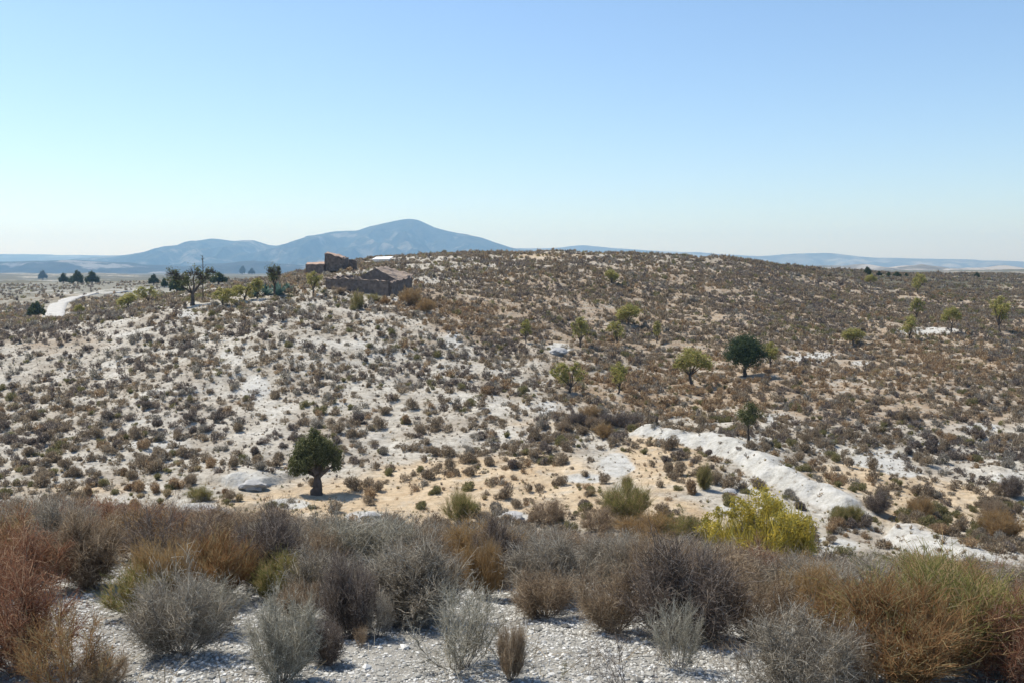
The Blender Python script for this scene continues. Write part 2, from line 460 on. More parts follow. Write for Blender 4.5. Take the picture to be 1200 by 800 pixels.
MASKS = (
 # straw-coloured areas
 [(470, 590, 200, 38, 1), (330, 600, 100, 26, 1), (620, 575, 120, 46, 1), (520, 560, 120, 26, .9), (780, 540, 70, 45, .9), (740, 600, 100, 25, 1), (560, 545, 90, 20, .7), (850, 470, 90, 18, .5),
  (1090, 590, 110, 34, .95), (1180, 620, 60, 20, .6), (1000, 560, 90, 26, .8), (860, 620, 60, 20, .6), (90, 575, 120, 14, .5), (640, 500, 60, 25, .5), (450, 330, 40, 8, .6), (30, 372, 60, 8, .6), (640, 300, 60, 6, .6)],
 # bare white marl
 [(300, 455, 20, 18, 1), (655, 408, 18, 7, 1), (640, 478, 14, 9, 1), (722, 545, 22, 16, 1), (690, 560, 40, 8, .7), (950, 418, 36, 7, 1), (1085, 388, 45, 5, 1), (1010, 425, 20, 4, .8),
  (1030, 538, 38, 12, 1), (1060, 550, 30, 10, .8), (1150, 500, 30, 8, .7), (880, 575, 40, 10, .6), (600, 605, 25, 8, 1), (860, 595, 25, 8, .9), (910, 490, 30, 8, .7), (80, 337, 110, 9, 1), (150, 342, 70, 9, 1),
  (470, 350, 10, 5, 1), (530, 400, 14, 14, .8), (220, 370, 16, 8, .8), (270, 415, 25, 10, .6), (180, 520, 60, 14, .6), (340, 590, 30, 8, .9), (430, 605, 30, 7, .9), (1100, 520, 50, 8, .6), (1190, 560, 40, 18, .6), (960, 640, 60, 14, .8), (990, 615, 30, 12, .7)],
 # rusty herb litter
 [(760, 460, 110, 28, 1), (900, 450, 140, 30, 1), (1100, 430, 160, 28, 1), (560, 380, 70, 30, .8), (500, 350, 40, 18, .8), (1000, 480, 120, 25, .7), (900, 370, 430, 75, 1), (700, 360, 230, 60, .9), (1050, 470, 250, 40, .8), (1190, 400, 60, 20, .9), (60, 400, 80, 20, .5), (100, 350, 60, 6, .8)])
build_ground()

# ------------------------------------------------------------------ MOUNTAINS AND HILLS
def ridge(name, D, pts, mat, depth, foot_py, seed, nx=420, nt=70, rough=1.0):
    pts = np.array(pts, float)
    px = np.linspace(pts[0, 0], pts[-1, 0], nx)
    py = np.interp(px, pts[:, 0], pts[:, 1])
    k = np.hanning(7); k /= k.sum(); py = np.convolve(np.pad(py, 3, mode='edge'), k, 'valid')
    py = py + rough * .9 * fbm(px / 24.0, px * 0 + seed, seed, 5)
    x0 = (px - 600) / F * D
    top = np.array([z_from(b, D) for b in py]); foot = z_from(foot_py, D) 
    T = np.linspace(-1, .6, nt)
    X = np.repeat(x0[None, :], nt, 0); Yv = D + T[:, None] * depth + 0 * X
    a = np.clip(1 - np.abs(T), 0, 1)[:, None]
    hh = (top - foot)[None, :]
    n = fbm(X / (depth * .30), Yv / (depth * .42), seed + 3, 6)
    rdg = 1 - 2 * np.abs(fbm(X / (depth * .22), Yv / (depth * .7), seed + 9, 5))
    prof = a ** 1.25
    Z = foot + hh * prof + hh * (n * .34 + (rdg - .7) * .62) * np.sin(np.pi * np.clip(a, 0, 1)) ** .8 - hh * .05
    Z = np.minimum(Z, foot + hh * (.15 + .85 * a ** .8) + 0)
    Z[-1] = foot - 40
    Z[0] = foot - 40
    idx = np.arange(nt * nx).reshape(nt, nx)
    Fq = np.stack([idx[:-1, :-1], idx[:-1, 1:], idx[1:, 1:], idx[1:, :-1]], -1).reshape(-1, 4)
    return struct(link(name, npmesh(name, np.stack([X, Yv, Z], -1), Fq, mat, smooth=True)))

ridge('far_hills', 9500, [(-330,298),(0,297),(100,298),(200,300),(400,300),(560,291),(600,290),(650,290),(685,286),(720,290),(780,293),(830,296),(870,299),(900,299),(940,296),(975,296),(1010,300),(1070,303),(1130,304),(1200,306),(1500,307)], M_PALEH, 1500, 316, 21, rough=1.2)
ridge('mountain', 7000, [(20,312),(90,303),(150,298),(200,289),(232,280),(250,277),(275,280),(300,280),(325,286),(345,281),(372,273),(395,268),(420,267),(440,261),(465,255),(480,253),(492,255),(510,264),(540,271),(570,278),(600,288),(640,296),(700,308),(760,318)], M_MOUNT, 1900, 322, 31, rough=1.7)
ridge('low_hills', 4300, [(-330,308),(0,305),(90,304),(150,308),(220,311),(300,305),(360,312),(460,318),(600,322)], M_LOWH, 900, 325, 41, rough=2.0)
ridge('pale_ridge', 2600, [(820,330),(900,318),(940,312),(975,310),(1010,309),(1040,314),(1062,311),(1078,308),(1095,311),(1120,315),(1160,311),(1200,313),(1260,311),(1500,316)], M_PLAINH, 600, 326, 51, rough=2.4)

# ------------------------------------------------------------------ mid-distance shrub prototypes (triangles)
def shrub_tris(T, seed, size=.13, width=.5, fl=.75, spread=1.0, kind='dome'):
    """T triangles filling a lumpy dome of radius ~.5 standing on z=0 (returned (T,3,3))"""
    rg = np.random.default_rng(seed)
    if kind == 'dome':
        nl = rg.integers(3, 7)
        lc = np.stack([rg.uniform(-.34, .34, nl), rg.uniform(-.26, .26, nl), rg.uniform(.08, .42, nl)], -1)
        lr = rg.uniform(.15, .34, nl)
        w = rg.choice(nl, T, p=lr ** 2 / (lr ** 2).sum())
        d = unit(rg.normal(size=(T, 3)))
        r = lr[w] * (rg.uniform(.35, 1.0, T) ** .6 + .35 * (rg.uniform(0, 1, T) < .22) * rg.uniform(0, 1, T))
        c = lc[w] + d * r[:, None]
        c[:, 2] = np.abs(c[:, 2]) * fl * 1.5
        ax = unit(c - np.array([0, 0, -.25]) + rg.normal(size=(T, 3)) * .28)
    else:   # tussock: blades from the base
        a = rg.uniform(0, 2 * PI, T); t = rg.uniform(0.05, .85, T)
        ax = unit(np.stack([np.cos(a) * t, np.sin(a) * t, np.ones(T)], -1))
        c = ax * rg.uniform(.06, .42, T)[:, None]
        c[:, :2] += rg.uniform(-.1, .1, (T, 2))
        size = size * 1.6; width = width * .55
    s = unit(np.cross(ax, rg.normal(size=(T, 3))))
    L = size * rg.uniform(.6, 1.6, T)[:, None]
    W = size * width * .5 * rg.uniform(.6, 1.3, T)[:, None]
    return np.stack([c - ax * L * .5 + s * W, c - ax * L * .5 - s * W, c + ax * L * .6], 1)

KINDS = ['grey', 'dark', 'brown', 'rust', 'straw', 'green']
# density and composition of the scrub by where it stands ------------------------------
def zone_weights(px, py, x, y):
    def b(a, c, sa, sb): return np.exp(-(((px - a) / sa) ** 2 + ((py - c) / sb) ** 2))
    dens = np.full(px.shape, .80)
    left = sstep(560, 430, px)
    dens = np.where(px < 560, .80 - .13 * left, .92)
    dens = np.maximum(dens, 1.0 * sstep(415, 380, py) * sstep(460, 130, px))
    for (a, c, sa, sb, v) in [(480, 585, 210, 34, .88), (620, 580, 110, 40, .72), (770, 555, 90, 48, .75), (1090, 575, 140, 42, .66), (880, 620, 120, 40, .7), (330, 600, 110, 25, .6),
                              (300, 455, 25, 20, .9), (655, 408, 20, 8, .9), (640, 478, 18, 10, .8), (722, 545, 24, 18, .85), (950, 418, 38, 7, .95), (1085, 388, 45, 5, .95), (1035, 540, 45, 14, .8), (680, 297, 130, 7, .6), (530, 400, 14, 14, .5), (220, 370, 16, 8, .5), (480, 430, 120, 30, .15), (180, 500, 160, 30, .12), (140, 342, 90, 10, .85)]:
        dens = dens * (1 - v * b(a, c, sa, sb))
    w = np.zeros((6,) + px.shape)
    w[0] = .24; w[1] = .24; w[2] = .30; w[3] = .06; w[4] = .03; w[5] = .13
    right = sstep(480, 620, px)
    w[2] += .14 * right; w[5] += .07 * right; w[3] += .04 * right
    rusty = np.clip(b(760, 465, 120, 28) + b(900, 450, 130, 22) + b(1120, 425, 150, 24) + .7 * b(560, 375, 80, 26) + .6 * b(490, 345, 30, 16) + b(1000, 480, 140, 24) * .5, 0, 1)
    w[3] += .55 * rusty; w[4] += .22 * rusty
    low = np.clip(b(470, 590, 230, 42) + b(760, 570, 140, 50) + b(120, 570, 180, 26) + b(1050, 610, 200, 40), 0, 1)
    w[5] += .34 * low; w[4] += .12 * low; w[2] += .2 * low; w[3] += .07 * low
    w[0] *= (1 - .5 * low); w[1] *= (1 - .5 * low)
    edge = b(60, 392, 170, 14) + b(250, 352, 110, 12)
    w[1] += .5 * b(60, 392, 190, 14); w[5] += .5 * b(250, 350, 110, 12)
    return dens, w / w.sum(0)

def scatter_shrubs():
    rg = np.random.default_rng(11)
    out = []
    def batch(n, y0, y1, smin, smax, small, right=False, far=False):
        # uniform by area in the fan |u|<.66
        y = np.sqrt(rg.uniform(y0 ** 2, y1 ** 2, n)); x = rg.uniform(-.66, .66, n) * y
        z = ground_h(x, y); px, py = project(x, y, z)
        dens, w = zone_weights(px, py, x, y)
        if small: dens = np.maximum(dens, .50 * (dens > .12))
        if right: dens = np.where(px < 540, 0, dens) * .9
        if far: dens = np.where(px < 830, 0, .95)
        clump = .7 * fbm(x * .16, y * .16, 77, 3) + .7 * fbm(x * .6, y * .6, 79, 3)
        keep = rg.uniform(0, 1, n) < np.clip(dens * (1 + (1.0 if small else 1.9) * clump), 0, 1)
        _, bm = bank_field(x, y)
        keep &= ~((bm > .4) & (rg.uniform(0, 1, n) > (.40 if small else .10)))
        x, y, z, px, py = x[keep], y[keep], z[keep], px[keep], py[keep]
        w = w[:, keep]
        cum = np.cumsum(w, 0); r = rg.uniform(0, 1, x.shape)
        # neighbouring plants tend to be of the same kind
        nb = np.clip(.5 + .75 * fbm(x * .12, y * .12, 91, 3), 0, .999)
        r = np.where(rg.uniform(0, 1, x.shape) < .45, nb, r)
        k = (r[None] > cum).sum(0).clip(0, 5)
        s = smin + (smax - smin) * rg.beta(1.5, 2.6, x.shape)
        out.append(np.stack([x, y, z, px, py, k, s, np.full(x.shape, small)], -1))
    batch(47000, 40, 214, .36, 1.35, 0)
    batch(95000, 40, 175, .12, .42, 1)
    batch(26000, 40, 214, .30, .85, 0, right=True)
    batch(8000, 140, 420, .7, 1.7, 0)
    batch(24000, 205, 385, .6, 1.5, 0, far=True)
    return np.concatenate(out)
SH = scatter_shrubs()
# keep clear of trees, ruins and the road
CLEAR = []      # filled below: (x, y, r)

# ------------------------------------------------------------------ TREES
def limb_path(p0, p1, rg, k=6, wob=.12, sag=0):
    t = np.linspace(0, 1, k)[:, None]
    P = p0 + (p1 - p0) * t
    L = np.linalg.norm(p1 - p0)
    P += np.cumsum(rg.normal(size=(k, 3)) * wob * L / k, 0) * np.minimum(1, 3 * t * (1 - t) + .0)
    P[:, 2] += sag * np.sin(t[:, 0] * PI) * L
    return P

def make_tree_mesh(lobes, leafn, leaf, trunk_r, trunk_h, seed, split=3, lean=(0, 0), sparse=0.0, twigs=60):
    """lobes: (x,y,z,r) in metres. Returns (wood V,F),(leaf V,F)"""
    rg = np.random.default_rng(seed)
    lob = np.array(lobes, float)
    fork = np.array([lean[0], lean[1], trunk_h])
    paths, rad = [], []
    tp = limb_path(np.array([0, 0, -.25]), fork, rg, 8, .25)
    paths.append(tp); tt = np.linspace(0, 1, 8)
    rad.append(trunk_r * (1.35 - .62 * tt) * (1 + .10 * rg.normal(size=8)))
    rad[-1][0] *= 1.25
    for l in lob:
        c = l[:3] + rg.normal(size=3) * l[3] * .15
        P = limb_path(fork + rg.normal(size=3) * trunk_r * .3, c, rg, 6, .22)
        paths.append(P); rad.append(trunk_r * np.linspace(.52, .12, 6))
        for q in range(split):
            e = c + unit(rg.normal(size=3)) * l[3] * .85
            s0 = P[rg.integers(3, 6)]
            paths.append(limb_path(s0, e, rg, 4, .25)); rad.append(trunk_r * np.linspace(.16, .03, 4))
    for q in range(twigs):
        l = lob[rg.integers(len(lob))]
        d = unit(rg.normal(size=3)); d[2] = abs(d[2]) * .8
        s0 = l[:3] + d * l[3] * .3; e = l[:3] + d * l[3] * rg.uniform(.9, 1.15)
        paths.append(limb_path(s0, e, rg, 3, .25)); rad.append(trunk_r * np.array([.06, .045, .02]) + .004)
    wood = tubes(paths, rad, 6)
    # leaves: clumps of small faces around points spread through each lobe
    nclump = max(8, int(leafn / 34))
    pr = lob[:, 3] ** 2; wsel = rg.choice(len(lob), nclump, p=pr / pr.sum())
    d = unit(rg.normal(size=(nclump, 3)))
    cc = lob[wsel, :3] + d * (lob[wsel, 3] * rg.uniform(.25, 1.0, nclump) ** .55)[:, None]
    cr = lob[wsel, 3] * rg.uniform(.18, .55, nclump)
    ci = rg.integers(0, nclump, leafn)
    p = cc[ci] + rg.normal(size=(leafn, 3)) * cr[ci][:, None] * .6
    ax = unit(rg.normal(size=(leafn, 3)) + np.array([0, 0, .4])); s = unit(np.cross(ax, rg.normal(size=(leafn, 3))))
    L = leaf * rg.uniform(.6, 1.4, leafn)[:, None]; W = L * .28
    V = np.stack([p - ax * L * .5, p + s * W, p + ax * L * .5, p - s * W], 1).reshape(-1, 3)
    Fq = np.arange(leafn * 4).reshape(-1, 4)
    return wood, (V, Fq)

def tree_protos(name, specs, leafmat):
    res = []
    for i, sp_ in enumerate(specs):
        (wv, wf), (lv, lf) = make_tree_mesh(**sp_)
        res.append((npmesh('trunk', wv, wf, PM['bark'], smooth=True), npmesh('crown', lv, lf, PM[leafmat])))
    return res

def put_tree(name, proto, px, py, height_px, label, proto_h, cat='tree', rz=0, wide=1.0, group=None, clear=.8):
    x, y, z = place(px, py)
    s = height_px / F * y / proto_h
    t = empty(name, (x, y, z), rz, (s * wide, s * wide, s))
    tag(t, label, cat, group)
    link('trunk', proto[0], t); link('crown', proto[1], t)
    CLEAR.append((x, y, clear * s * proto_h * .35))
    return t

# gnarled olive tree on the valley floor
olive = tree_protos('olive', [dict(lobes=[(-.80,.1,2.55,.72),(-1.15,0,2.0,.55),(-.25,.1,3.05,.55),(-.10,-.2,3.68,.30),(.25,-.3,3.0,.62),(.60,.1,2.55,.66),(1.15,.2,2.30,.50),(-1.35,-.1,1.55,.42),(1.32,0,1.72,.34),(-.75,-.3,1.62,.36),(0,.6,2.5,.7),(-.45,-.5,2.1,.5),(.5,-.4,2.1,.4)],
      leafn=24000, leaf=.10, trunk_r=.33, trunk_h=1.15, seed=3, split=3, lean=(.05, 0))], 'olive')[0]
put_tree('olive_tree', olive, 371, 579, 82, 'thick-trunked olive tree with a ragged dark green crown on the straw-coloured valley floor', 4.05, wide=.9, clear=1.0)

# round dark evergreen
rnd = tree_protos('round', [dict(lobes=[(0,0,2.3,1.2),(-.6,.3,1.9,.85),(.65,-.2,1.9,.85),(.1,.1,3.0,.75),(0,-.6,2.0,.8),(-.4,-.2,2.8,.7)], leafn=15000, leaf=.13, trunk_r=.15, trunk_h=.7, seed=5, twigs=20),
      dict(lobes=[(0,0,1.5,.85),(-.9,.2,1.0,.6),(.85,0,1.25,.65),(.25,.1,2.25,.5),(.2,-.6,1.0,.6),(-.45,0,1.95,.4),(1.25,.1,.8,.4),(-1.3,0,.6,.35)], leafn=7000, leaf=.18, trunk_r=.14, trunk_h=.6, seed=6, twigs=20)], 'pine')
put_tree('carob_tree', rnd[0], 873, 441, 50, 'round dense dark green tree on a short thin trunk, darkest crown of the right slope', 3.85, wide=1.22, clear=1.0)

# small almond trees, thin yellow-green crowns
alm = tree_protos('almond', [
 dict(lobes=[(-.75,0,2.1,.62),(0,.2,2.5,.70),(.75,-.1,2.1,.62),(.2,-.5,2.2,.5),(1.15,.1,1.75,.4),(-1.15,.2,1.9,.4)], leafn=6500, leaf=.12, trunk_r=.12, trunk_h=.85, seed=11, lean=(-.25,0)),
 dict(lobes=[(-.4,0,2.2,.6),(.35,.2,2.5,.55),(.8,-.1,1.9,.45),(-.8,.1,1.8,.4)], leafn=4200, leaf=.12, trunk_r=.09, trunk_h=.85, seed=12, lean=(.15,0)),
 dict(lobes=[(-.6,0,1.6,.55),(.1,.2,2.0,.6),(.8,-.1,1.6,.5),(0,-.5,1.2,.6)], leafn=4600, leaf=.13, trunk_r=.10, trunk_h=.6, seed=13),
 dict(lobes=[(-.3,0,1.9,.5),(.5,.2,2.4,.5),(1.0,-.1,1.7,.4),(-.95,.1,2.15,.38),(.1,-.3,1.4,.42),(-.1,.1,2.75,.3)], leafn=3800, leaf=.12, trunk_r=.11, trunk_h=.5, seed=14, lean=(.3,0)),
 dict(lobes=[(-1.0,0,1.5,.5),(-.3,.2,1.9,.45),(.55,-.1,2.2,.5),(1.2,0,1.75,.35),(.2,-.4,1.3,.5),(-.6,.2,2.35,.3)], leafn=3400, leaf=.13, trunk_r=.10, trunk_h=.45, seed=15, lean=(-.2,0)),
 dict(lobes=[(-.25,0,1.5,.42),(.3,.1,1.95,.45),(0,0,2.5,.4),(.6,.1,1.3,.3),(-.6,.1,2.1,.3)], leafn=2600, leaf=.12, trunk_r=.08, trunk_h=.5, seed=16, twigs=120)], 'almond')
HP = [3.15, 3.0, 2.55, 3.05, 2.7, 2.9]
AL = [
 (0, 812, 451, 42, 1.15, 'yellow-green almond tree with a leaning trunk, left of the round dark tree'),
 (3, 904, 432, 32, 1.0, 'small yellow-green almond tree just right of the round dark tree'),
 (4, 666, 460, 36, 1.1, 'yellow-green almond tree on the rusty slope, leftmost of the pair above the gully'),
 (3, 724, 461, 38, .95, 'sparse yellow-green almond tree, right one of the pair above the gully'),
 (5, 680, 407, 36, 1.05, 'pale green almond tree high on the slope above the gully pair'),
 (4, 722, 405, 28, .95, 'small bright green almond tree beside a pale green one, high on the slope'),
 (2, 737, 382, 24, 1.5, 'wide low greyish green almond tree halfway up the middle slope'),
 (5, 616, 402, 28, 1.0, 'thin brownish green almond tree left of the others on the middle slope'),
 (5, 770, 402, 26, .9, 'faint thin almond tree above the yellow-green leaning one'),
 (5, 1074, 375, 26, 1.1, 'bright green small almond tree with another right below it, on the right slope'),
 (4, 1066, 398, 28, 1.1, 'low spreading yellow-green almond tree at the end of a white bare strip'),
 (1, 1114, 390, 30, .9, 'thin bare-looking almond tree standing on the white strip'),
 (3, 1172, 389, 42, .95, 'tall yellow-green almond tree nearest the right edge of the photo'),
 (2, 1000, 405, 20, 1.4, 'low wispy green almond tree above the white patch on the right slope'),
 (4, 1076, 345, 24, .9, 'distant thin almond tree just under the skyline on the right'),
 (1, 1020, 338, 16, 1.2, 'tiny green almond tree below the dark tree row on the right skyline'),
 (2, 717, 332, 15, 1.5, 'small yellow-green almond bush high under the central skyline'),
 (4, 172, 356, 20, 1.3, 'small flat-topped green almond tree beside the pale track'),
 (2, 150, 362, 18, 1.7, 'low spreading green almond tree below the pale track'),
 (1, 93, 372, 15, 1.0, 'tiny green tree standing in the bend of the pale track'),
 (3, 369, 345, 27, 1.0, 'green almond tree left of the stone ruin'),
 (4, 285, 352, 18, 1.9, 'broad brownish green almond tree on the left ridge'),
 (4, 262, 358, 20, 1.5, 'grey-green almond tree beside the dead-topped tree'),
 (5, 302, 350, 24, 1.4, 'olive green almond tree left of the spiky dark tree'),
]
for i, (p, a, b, h, w, lab) in enumerate(AL):
    put_tree('almond_tree', alm[p], a, b, h, lab, HP[p], rz=(i * 1.7 if p != 0 else .2 * (i % 3)), wide=w, group='almond trees scattered over the slopes')

alo = tree_protos('ol2', [dict(lobes=[(-.45,0,2.1,.6),(.4,.1,2.3,.62),(.1,0,2.75,.4),(.0,-.4,1.9,.5)], leafn=4000, leaf=.11, trunk_r=.09, trunk_h=1.1, seed=21, lean=(.05,0)),
   dict(lobes=[(-.9,0,2.0,.7),(.1,.2,2.3,.75),(.9,-.1,2.0,.62),(-1.6,0,2.3,.6),(1.5,0,2.5,.5)], leafn=1900, leaf=.13, trunk_r=.17, trunk_h=.9, seed=22, twigs=420)], 'olive')
put_tree('young_olive_tree', alo[0], 876, 518, 48, 'slim dark olive tree on a thin trunk right behind the white bank', 3.15)
put_tree('old_almond_tree', alo[1], 226, 358, 46, 'large dark half-bare tree with forked trunk on the left ridge', 3.05, wide=.95)
put_tree('spiky_tree', alo[1], 322, 348, 38, 'dark spindly tree on the ridge left of the ruins', 3.05, wide=.6, rz=1.4)

# dead stem rising out of the left ridge
rg_ = np.random.default_rng(4)
px_, py_ = 238, 352
x, y, z = place(px_, py_)
t = empty('dead_tree', (x, y, z)); tag(t, 'tall thin dead stem rising above the half-bare tree on the left ridge', 'dead tree')
h = 52 / F * y
pth = [limb_path(np.array([0, 0, -.2]), np.array([.1, 0, h]), rg_, 8, .05)]; rd = [np.linspace(.10, .03, 8)]
for q in range(16):
    zz = rg_.uniform(.45, .97) * h; a = rg_.uniform(0, 2 * PI); l = rg_.uniform(.4, 1.1) * (1.25 - zz / h)
    s0 = np.array([.08, 0, zz]); pth.append(limb_path(s0, s0 + np.array([math.cos(a) * l, math.sin(a) * l, l * .9]), rg_, 4, .2)); rd.append(np.linspace(.035, .012, 4))
v, f_ = tubes(pth, rd, 5); link('trunk', npmesh('trunk', v, f_, PM['bark']), t)

# far dark trees on the plains, each its own thing
FT = [(50,328,13,1.1,'small dark tree alone at the far left of the distant plain'), (75,332,14,1.1,'low dark tree, leftmost of the distant clump on the left plain'),
      (92,333,19,.9,'tallest dark tree of the distant clump on the left plain'), (108,333,18,1.2,'broad dark tree, rightmost of the distant clump on the left plain'), (84,333,11,1.1,'short dark tree inside the distant clump on the left plain'),
      (180,334,15,.8,'narrow dark tree on the far plain beyond the track'), (193,337,13,1.1,'squat dark tree just right of the narrow one beyond the track'),
      (208,344,26,.9,'rounded dark tree behind the half-bare tree on the left ridge'), (256,333,16,1.5,'wide dark rounded tree behind the left ridge'),
      (284,322,12,1.1,'small dark tree on the pale rise behind the left ridge'), (295,322,9,1.0,'smallest dark tree on the pale rise behind the left ridge'),
      (1017,323,12,1.0,'tallest dark tree at the left end of the row on the right skyline'), (1030,324,7,1.3,'low dark tree second in the row on the right skyline'), (1041,324,6,1.5,'low flat dark tree third in the row on the right skyline'),
      (1051,325,7,1.4,'low dark tree fourth in the row on the right skyline'), (1062,325,6,1.5,'low dark tree ending the row on the right skyline'), (1145,326,8,1.1,'lone small dark tree on the skyline at the far right')]
for i, (a, b, h, w, lab) in enumerate(FT):
    put_tree('dark_tree', rnd[1], a, b, h * .9, lab, 3.0, rz=i * 1.3, wide=w * (.8 + .12 * (i % 3)), group='distant dark trees on the plains')
put_tree('dark_bush', rnd[1], 42, 372, 20, 'dark green rounded bush beside the left bend of the track', 3.0, wide=1.0, cat='bush')

# agaves by the left ridge
def agave_mesh(seed):
    rg = np.random.default_rng(seed); V = []; Fc = []
    for i in range(34):
        a = rg.uniform(0, 2 * PI); e = rg.uniform(.25, 1.35); L = rg.uniform(.8, 1.3)
        d = np.array([math.cos(a) * math.cos(e), math.sin(a) * math.cos(e), math.sin(e)]); s = np.array([-math.sin(a), math.cos(a), 0])
        up = np.cross(d, s)
        o = len(V)
        for t_, w in ((0, .09), (.35, .11), (.75, .06), (1, .004)):
            c = d * L * t_ + np.array([0, 0, -.12 * t_ * t_])
            V += [c + s * w, c - up * .03 * (1 - t_), c - s * w]
        for j in range(3):
            b = o + j * 3; Fc += [(b, b + 1, b + 4, b + 3), (b + 1, b + 2, b + 5, b + 4)]
    return npmesh('agave', np.array(V), np.array(Fc), PM['agave'])
ag = agave_mesh(2)
for i, (a, b, s, lab) in enumerate([(312,346,1.6,'blue-green agave under the spindly tree on the left ridge'), (326,346,1.9,'larger blue-green agave right of the spindly tree'), (337,343,1.3,'small blue-green agave furthest right on the ridge'), (298,348,1.2,'small blue-green agave left of the spindly tree')]):
    x, y, z = place(a, b)
    o = link('agave', ag, None, (x, y, z)); o.scale = (s,) * 3; o.rotation_euler = (0, 0, i)
    tag(o, lab, 'agave', 'agaves on the left ridge')

# big yellow-green broom bush in the valley, and valley bushes
def spray_bush(n, seed, W, D_, H, half=.012, bend=.25, k=4, base=.25):
    """upright sprays from several root points (n ribbons)"""
    rg = np.random.default_rng(seed)
    a = rg.uniform(0, 2 * PI, n); r = np.sqrt(rg.uniform(0, 1, n))
    tip = np.stack([np.cos(a) * r * W / 2, np.sin(a) * r * D_ / 2, H * (1 - .55 * r ** 2) * rg.uniform(.45, 1.0, n)], -1)
    tip[:, 2] *= 1 + .35 * vnoise(tip[:, 0] * 2.2 + seed, tip[:, 1] * 2.2, seed)
    root = np.stack([tip[:, 0] * base, tip[:, 1] * base, np.zeros(n)], -1)
    st = rg.uniform(.0, .6, n)[:, None]
    root2 = root + (tip - root) * st
    t = np.linspace(0, 1, k)[None, :, None]
    P = root2[:, None, :] + (tip - root2)[:, None, :] * t
    P = P + (rg.normal(size=(n, 1, 3)) * bend * H * .25) * np.sin(t * PI * .8)
    Wd = half * np.linspace(1, .25, k)[None, :] * rg.uniform(.6, 1.4, n)[:, None]
    return ribbons(P, Wd, rg)

def stem_set(seed, W, D_, H, n=14, r0=.02):
    rg = np.random.default_rng(seed); paths = []; rad = []
    for i in range(n):
        a = rg.uniform(0, 2 * PI); q = rg.uniform(.2, .8)
        e = np.array([math.cos(a) * q * W / 2, math.sin(a) * q * D_ / 2, H * rg.uniform(.5, .85)])
        paths.append(limb_path(np.array([e[0] * .12, e[1] * .12, -.04]), e, rg, 6, .25)); rad.append(r0 * np.linspace(1, .25, 6))
    return tubes(paths, rad, 5)

x, y, z = place(888, 648)
t = empty('broom_bush', (x, y, z)); tag(t, 'big bright yellow-green broom bush on the valley floor, brightest plant of the view', 'bush')
pxm = y / F
W_ = 118 * pxm; H_ = 74 * pxm
Vb, Fb = [], []
o_ = 0
for (dx, dy, w, h, s) in [(-.36, 0, .42, .70, 1), (-.12, .1, .5, .92, 2), (.14, -.1, .5, 1.0, 3), (.36, .1, .42, .80, 4), (.02, -.25, .5, .62, 5), (-.2, -.2, .4, .6, 6), (.44, -.1, .3, .5, 7), (-.45, -.1, .22, .38, 8)]:
    v, f_ = spray_bush(380, 60 + s, W_ * w, W_ * w * .9, H_ * h, .020, .6, 3)
    v = v + np.array([dx * W_, dy * W_, 0]); Vb.append(v); Fb.append(f_ + o_); o_ += len(v)
_, (lv, lf) = make_tree_mesh(lobes=[(q_ * W_ * .5, r_ * W_ * .38, H_ * (1 - .5 * q_ * q_ - .2 * r_ * r_) * v_, W_ * w_) for q_, r_, v_, w_ in zip(np.random.default_rng(3).uniform(-1, 1, 34), np.random.default_rng(4).uniform(-1, 1, 34), np.random.default_rng(5).uniform(.25, .95, 34), np.random.default_rng(6).uniform(.05, .12, 34))],
      leafn=17000, leaf=.10, trunk_r=.05, trunk_h=.2, seed=77, twigs=4)
lv[:, 2] = np.maximum(lv[:, 2], .02)
Vb.append(lv); Fb.append(lf + o_)
link('foliage', npmesh('foliage', np.concatenate(Vb), np.concatenate(Fb), PM['yellow']), t)
v, f_ = stem_set(5, W_ * .8, W_ * .6, H_ * .8, 24, .04); link('stems', npmesh('stems', v, f_, PM['stem']), t)
CLEAR.append((x, y, W_ * .5))

# ------------------------------------------------------------------ RUINS
def wall_mesh(P0, P1, h0, h1, th, seed, gz_=None, rag=.18, gable=None, sink=.8, n=26, rows=7):
    """uneven stone wall from P0 to P1 (xyz of the foot), both faces, ragged top"""
    rg = np.random.default_rng(seed)
    P0 = np.array(P0, float); P1 = np.array(P1, float)
    d = P1 - P0; L = np.linalg.norm(d[:2]); nrm = np.array([-d[1], d[0], 0]) / L
    t = np.linspace(0, 1, n)
    ht = h0 + (h1 - h0) * t
    if gable: ht = ht + gable * (1 - np.abs(2 * t - 1))
    ht = ht + rag * (vnoise(t * L * 1.3, t * 0 + seed, seed) + .6 * vnoise(t * L * 4, t * 0 + seed, seed + 2))
    V = []
    for side in (0, 1):
        for r in range(rows):
            q = r / (rows - 1)
            for i in range(n):
                b = P0 + d * t[i]
                p = b + nrm * ((side - .5) * th + (rg.normal() * .025))
                p[2] = b[2] - sink + (ht[i] + sink) * q
                V.append(p)
    idx = np.arange(2 * rows * n).reshape(2, rows, n)
    Fq = []
    for r in range(rows - 1):
        for i in range(n - 1):
            Fq.append((idx[0, r, i], idx[0, r, i + 1], idx[0, r + 1, i + 1], idx[0, r + 1, i]))
            Fq.append((idx[1, r, i + 1], idx[1, r, i], idx[1, r + 1, i], idx[1, r + 1, i + 1]))
    for i in range(n - 1):
        Fq.append((idx[0, -1, i], idx[0, -1, i + 1], idx[1, -1, i + 1], idx[1, -1, i]))
    for r in range(rows - 1):
        Fq.append((idx[1, r, 0], idx[0, r, 0], idx[0, r + 1, 0], idx[1, r + 1, 0]))
        Fq.append((idx[0, r, -1], idx[1, r, -1], idx[1, r + 1, -1], idx[0, r + 1, -1]))
    return np.array(V), np.array(Fq)

def part_wall(t, org, *a, mat=M_STONE, name='wall', **k):
    v, f_ = wall_mesh(*a, **k)
    return link(name, npmesh(name, v - np.array(org), f_, mat), t)

